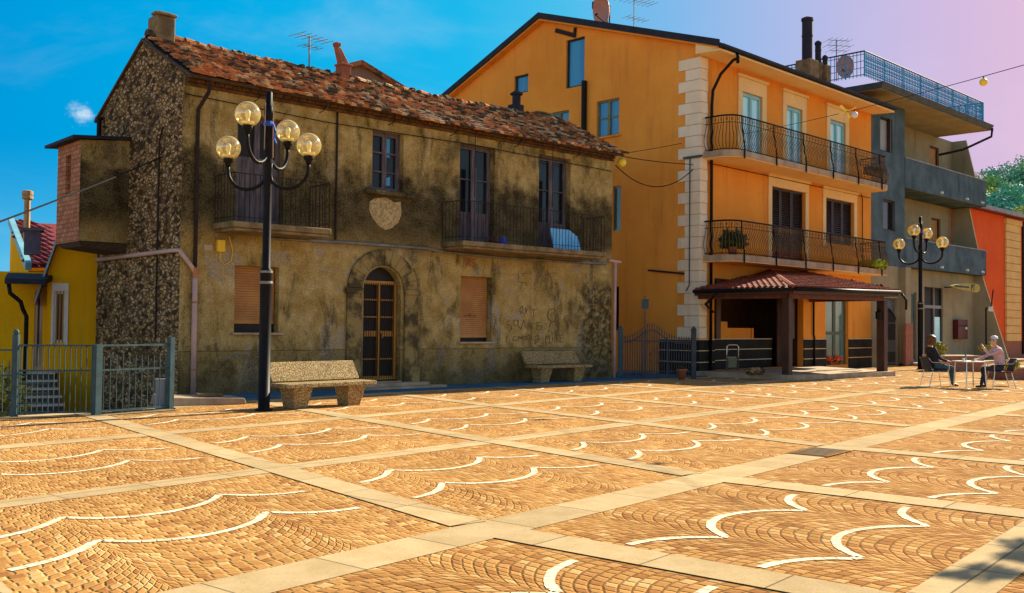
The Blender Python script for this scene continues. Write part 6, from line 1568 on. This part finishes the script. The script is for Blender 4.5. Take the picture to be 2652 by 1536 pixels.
for a in (.5, 2.4, 3.6, 4.9): b.hexa([(0, -.01, 0), (.03, -.01, .02), (.03, .01, .02), (0, .01, 0), (.26 * cos(a), -.01, .20 * sin(a)), (.26 * cos(a) + .06, -.01, .20 * sin(a) + .06), (.26 * cos(a) + .06, .01, .20 * sin(a) + .06), (.26 * cos(a), .01, .20 * sin(a))])
b.build('ribbon', K['yball'], o)
pl = ol + (q - ol) * .075; pl.z = ol.z - .02; lantern(pl, 'yellow paper lantern hanging at the right corner of the old house', 'yball', .14)
# ------------------------------------------------------------------ aerials and dishes
def aerial(lb, x, yb, yt, dep, booms, rot=0.3):
    a, c = pt(x, yb, dep), pt(x, yt, dep); o = thing('tv_aerial', lb, 'aerial', a, rot, 'television aerials'); H_ = c.z - a.z
    b = MB(); b.tube([(0, 0, -.6), (0, 0, H_)], .022, 6); b.build('mast', K['zinc'], o)
    for (f_, L, n, w_) in booms:
        b = MB(); z = H_ * f_; b.tube([(-L * .4, 0, z), (L * .6, 0, z + .02)], .012, 5)
        for i in range(n):
            xx = -L * .4 + L * i / (n - 1); b.tube([(xx, -w_ * (1 - .3 * i / n), z), (xx, w_ * (1 - .3 * i / n), z)], .008, 4)
        b.build('boom', K['zinc'], o)
dr = oldw(4.3, RY)[1]
aerial('thin tv aerial on the tiled roof of the old house', 800, 190, 94, oldw(*[Plane(P0, AZ_OLD, -RY)(800, 150)[0], RY])[1], ((.97, 1.0, 6, .35), (.72, .5, 4, .25)), .9)
aerial('tv aerial on the orange roof ridge beside the dish', 1642, 75, -60, 40.0, ((.95, 1.3, 5, .5), (.55, 1.6, 8, .5), (.2, 1.0, 5, .3)), .6)
aerial('distant tv aerial behind the roof terrace railing', 2166, 175, 103, 44.0, ((.97, 1.0, 5, .45), (.78, 1.1, 5, .45), (.6, .8, 4, .4)), .2)
def dish(lb, x, y, dep, R_, yaw, tilt, ym, box=False):
    c = pt(x, y, dep); o = thing('satellite_dish', lb, 'satellite dish', c, yaw, 'satellite dishes'); b = MB(); n, k_ = 24, 6
    rot = Matrix.Rotation(tilt, 3, 'Y')
    for i in range(k_ + 1):
        r_ = R_ * i / k_
        for j in range(n):
            a = 2 * pi * j / n; b.v.append(tuple(rot @ Vector((.45 * r_ * r_ / R_, r_ * cos(a), r_ * sin(a) * 1.08))))
    for i in range(k_):
        for j in range(n): a = i * n + j; e = i * n + (j + 1) % n; b.f.append((a, e, e + n, a + n)); b.m.append(0)
    b.build('bowl', simple('dish_paint', (.50, .27, .20), (.42, .22, .17), 2, .5), o, True)
    b = MB(); z = pt(x, ym, dep).z - c.z; b.tube([(-.12, 0, z), (-.12, 0, .2)], .03, 6); b.tube([tuple(rot @ Vector((0, 0, -R_))), tuple(rot @ Vector((R_ * .9, 0, -R_ * .3)))], .016, 5); b.build('mount', K['iron'], o)
    b = MB(); b.tube([tuple(rot @ Vector((R_ * .9, 0, -R_ * .3))), tuple(rot @ Vector((R_ * .75, 0, -.15)))], .04, 6); b.build('feed_horn', K['dkfascia'], o)
    return o
o = dish('large reddish satellite dish on the orange house roof', 1572, 26, 39.0, .62, radians(205), .15, 75)
b = MB(); b.tube([(-.05, -.05, -1), (-.05, -.05, .9)], .03, 6); b.build('side_mast', K['iron'], o)
c = pt(1545, 14, 39.5); o = thing('aerial_box', 'small bronze coloured box on a mast left of the large dish', 'box', c, .4); b = MB(); b.box(-.16, -.1, -.14, .16, .1, .14); b.build('case', K['rust'], o, bevel=.01); b = MB(); b.tube([(-.05, 0, -1.0), (-.05, 0, -.14)], .02, 5); b.tube([(.08, 0, -1.0), (.08, 0, -.14)], .02, 5); b.build('legs', K['zinc'], o)
dish('small reddish satellite dish behind the blue terrace railing', 2196, 172, 43.0, .45, radians(215), .2, 200)
# ------------------------------------------------------------------ tree standing right of the view; its bough shades the corner of the square
sp = gp(2585, 1478); hd = Vector((sin(radians(SUN_AZ)), cos(radians(SUN_AZ)), 0)); tn = math.tan(radians(SUN_EL))
o = thing('shade_tree', 'leafy tree outside the right of the view shading the corner paving', 'tree', (sp.x + hd.x * 9.5 + 4.2, sp.y + hd.y * 9.5 - 3.4, 0))
b = MB(); b.tube([(0, 0, 0), (.1, 0, 2.5), (0, .1, 5.0), (-.2, .1, 7)], [.22, .18, .12, .05], 10)
T0 = Vector(o.location); tips = []
for (px_, py_, d_) in ((2665, 1416, 8.3), (2565, 1484, 8.0), (2645, 1446, 8.6), (2480, 1493, 7.7)):
    g = gp(px_, py_); tp = g + hd * d_ + Vector((0, 0, tn * d_)) - T0; tips.append(tp); b.tube([(0, .05, 3.2 + RN.random()), tuple(tp * .6 + Vector((0, 0, 1.6))), tuple(tp)], [.08, .05, .015], 6)
b.build('trunk', K['bark'], o)
b = MB()
for i, tp in enumerate(tips): leafball(b, tp, (.20 if i != 3 else .11), 50 if i != 3 else 30, .10, .45)
crown(b, (.9, .6, 6.2), 1.9, 1800, .13); b.build('crown', K['leafd'], o)
# yellow green bush below the railing on the left
c = gp(8, 1060); o = thing('bush', 'yellow green bush behind the railing at the far left edge', 'bush', (c.x - .5, c.y + .9, -1.5))
b = MB(); leafball(b, (0, 0, 1.7), .55, 700, .08, 1.0); leafball(b, (.2, 0, 1.1), .5, 300, .08); b.build('foliage', K['leafo'], o); b = MB(); b.tube([(0, 0, 0), (0, 0, 1.5)], .04, 6); b.build('stem', K['bark'], o)
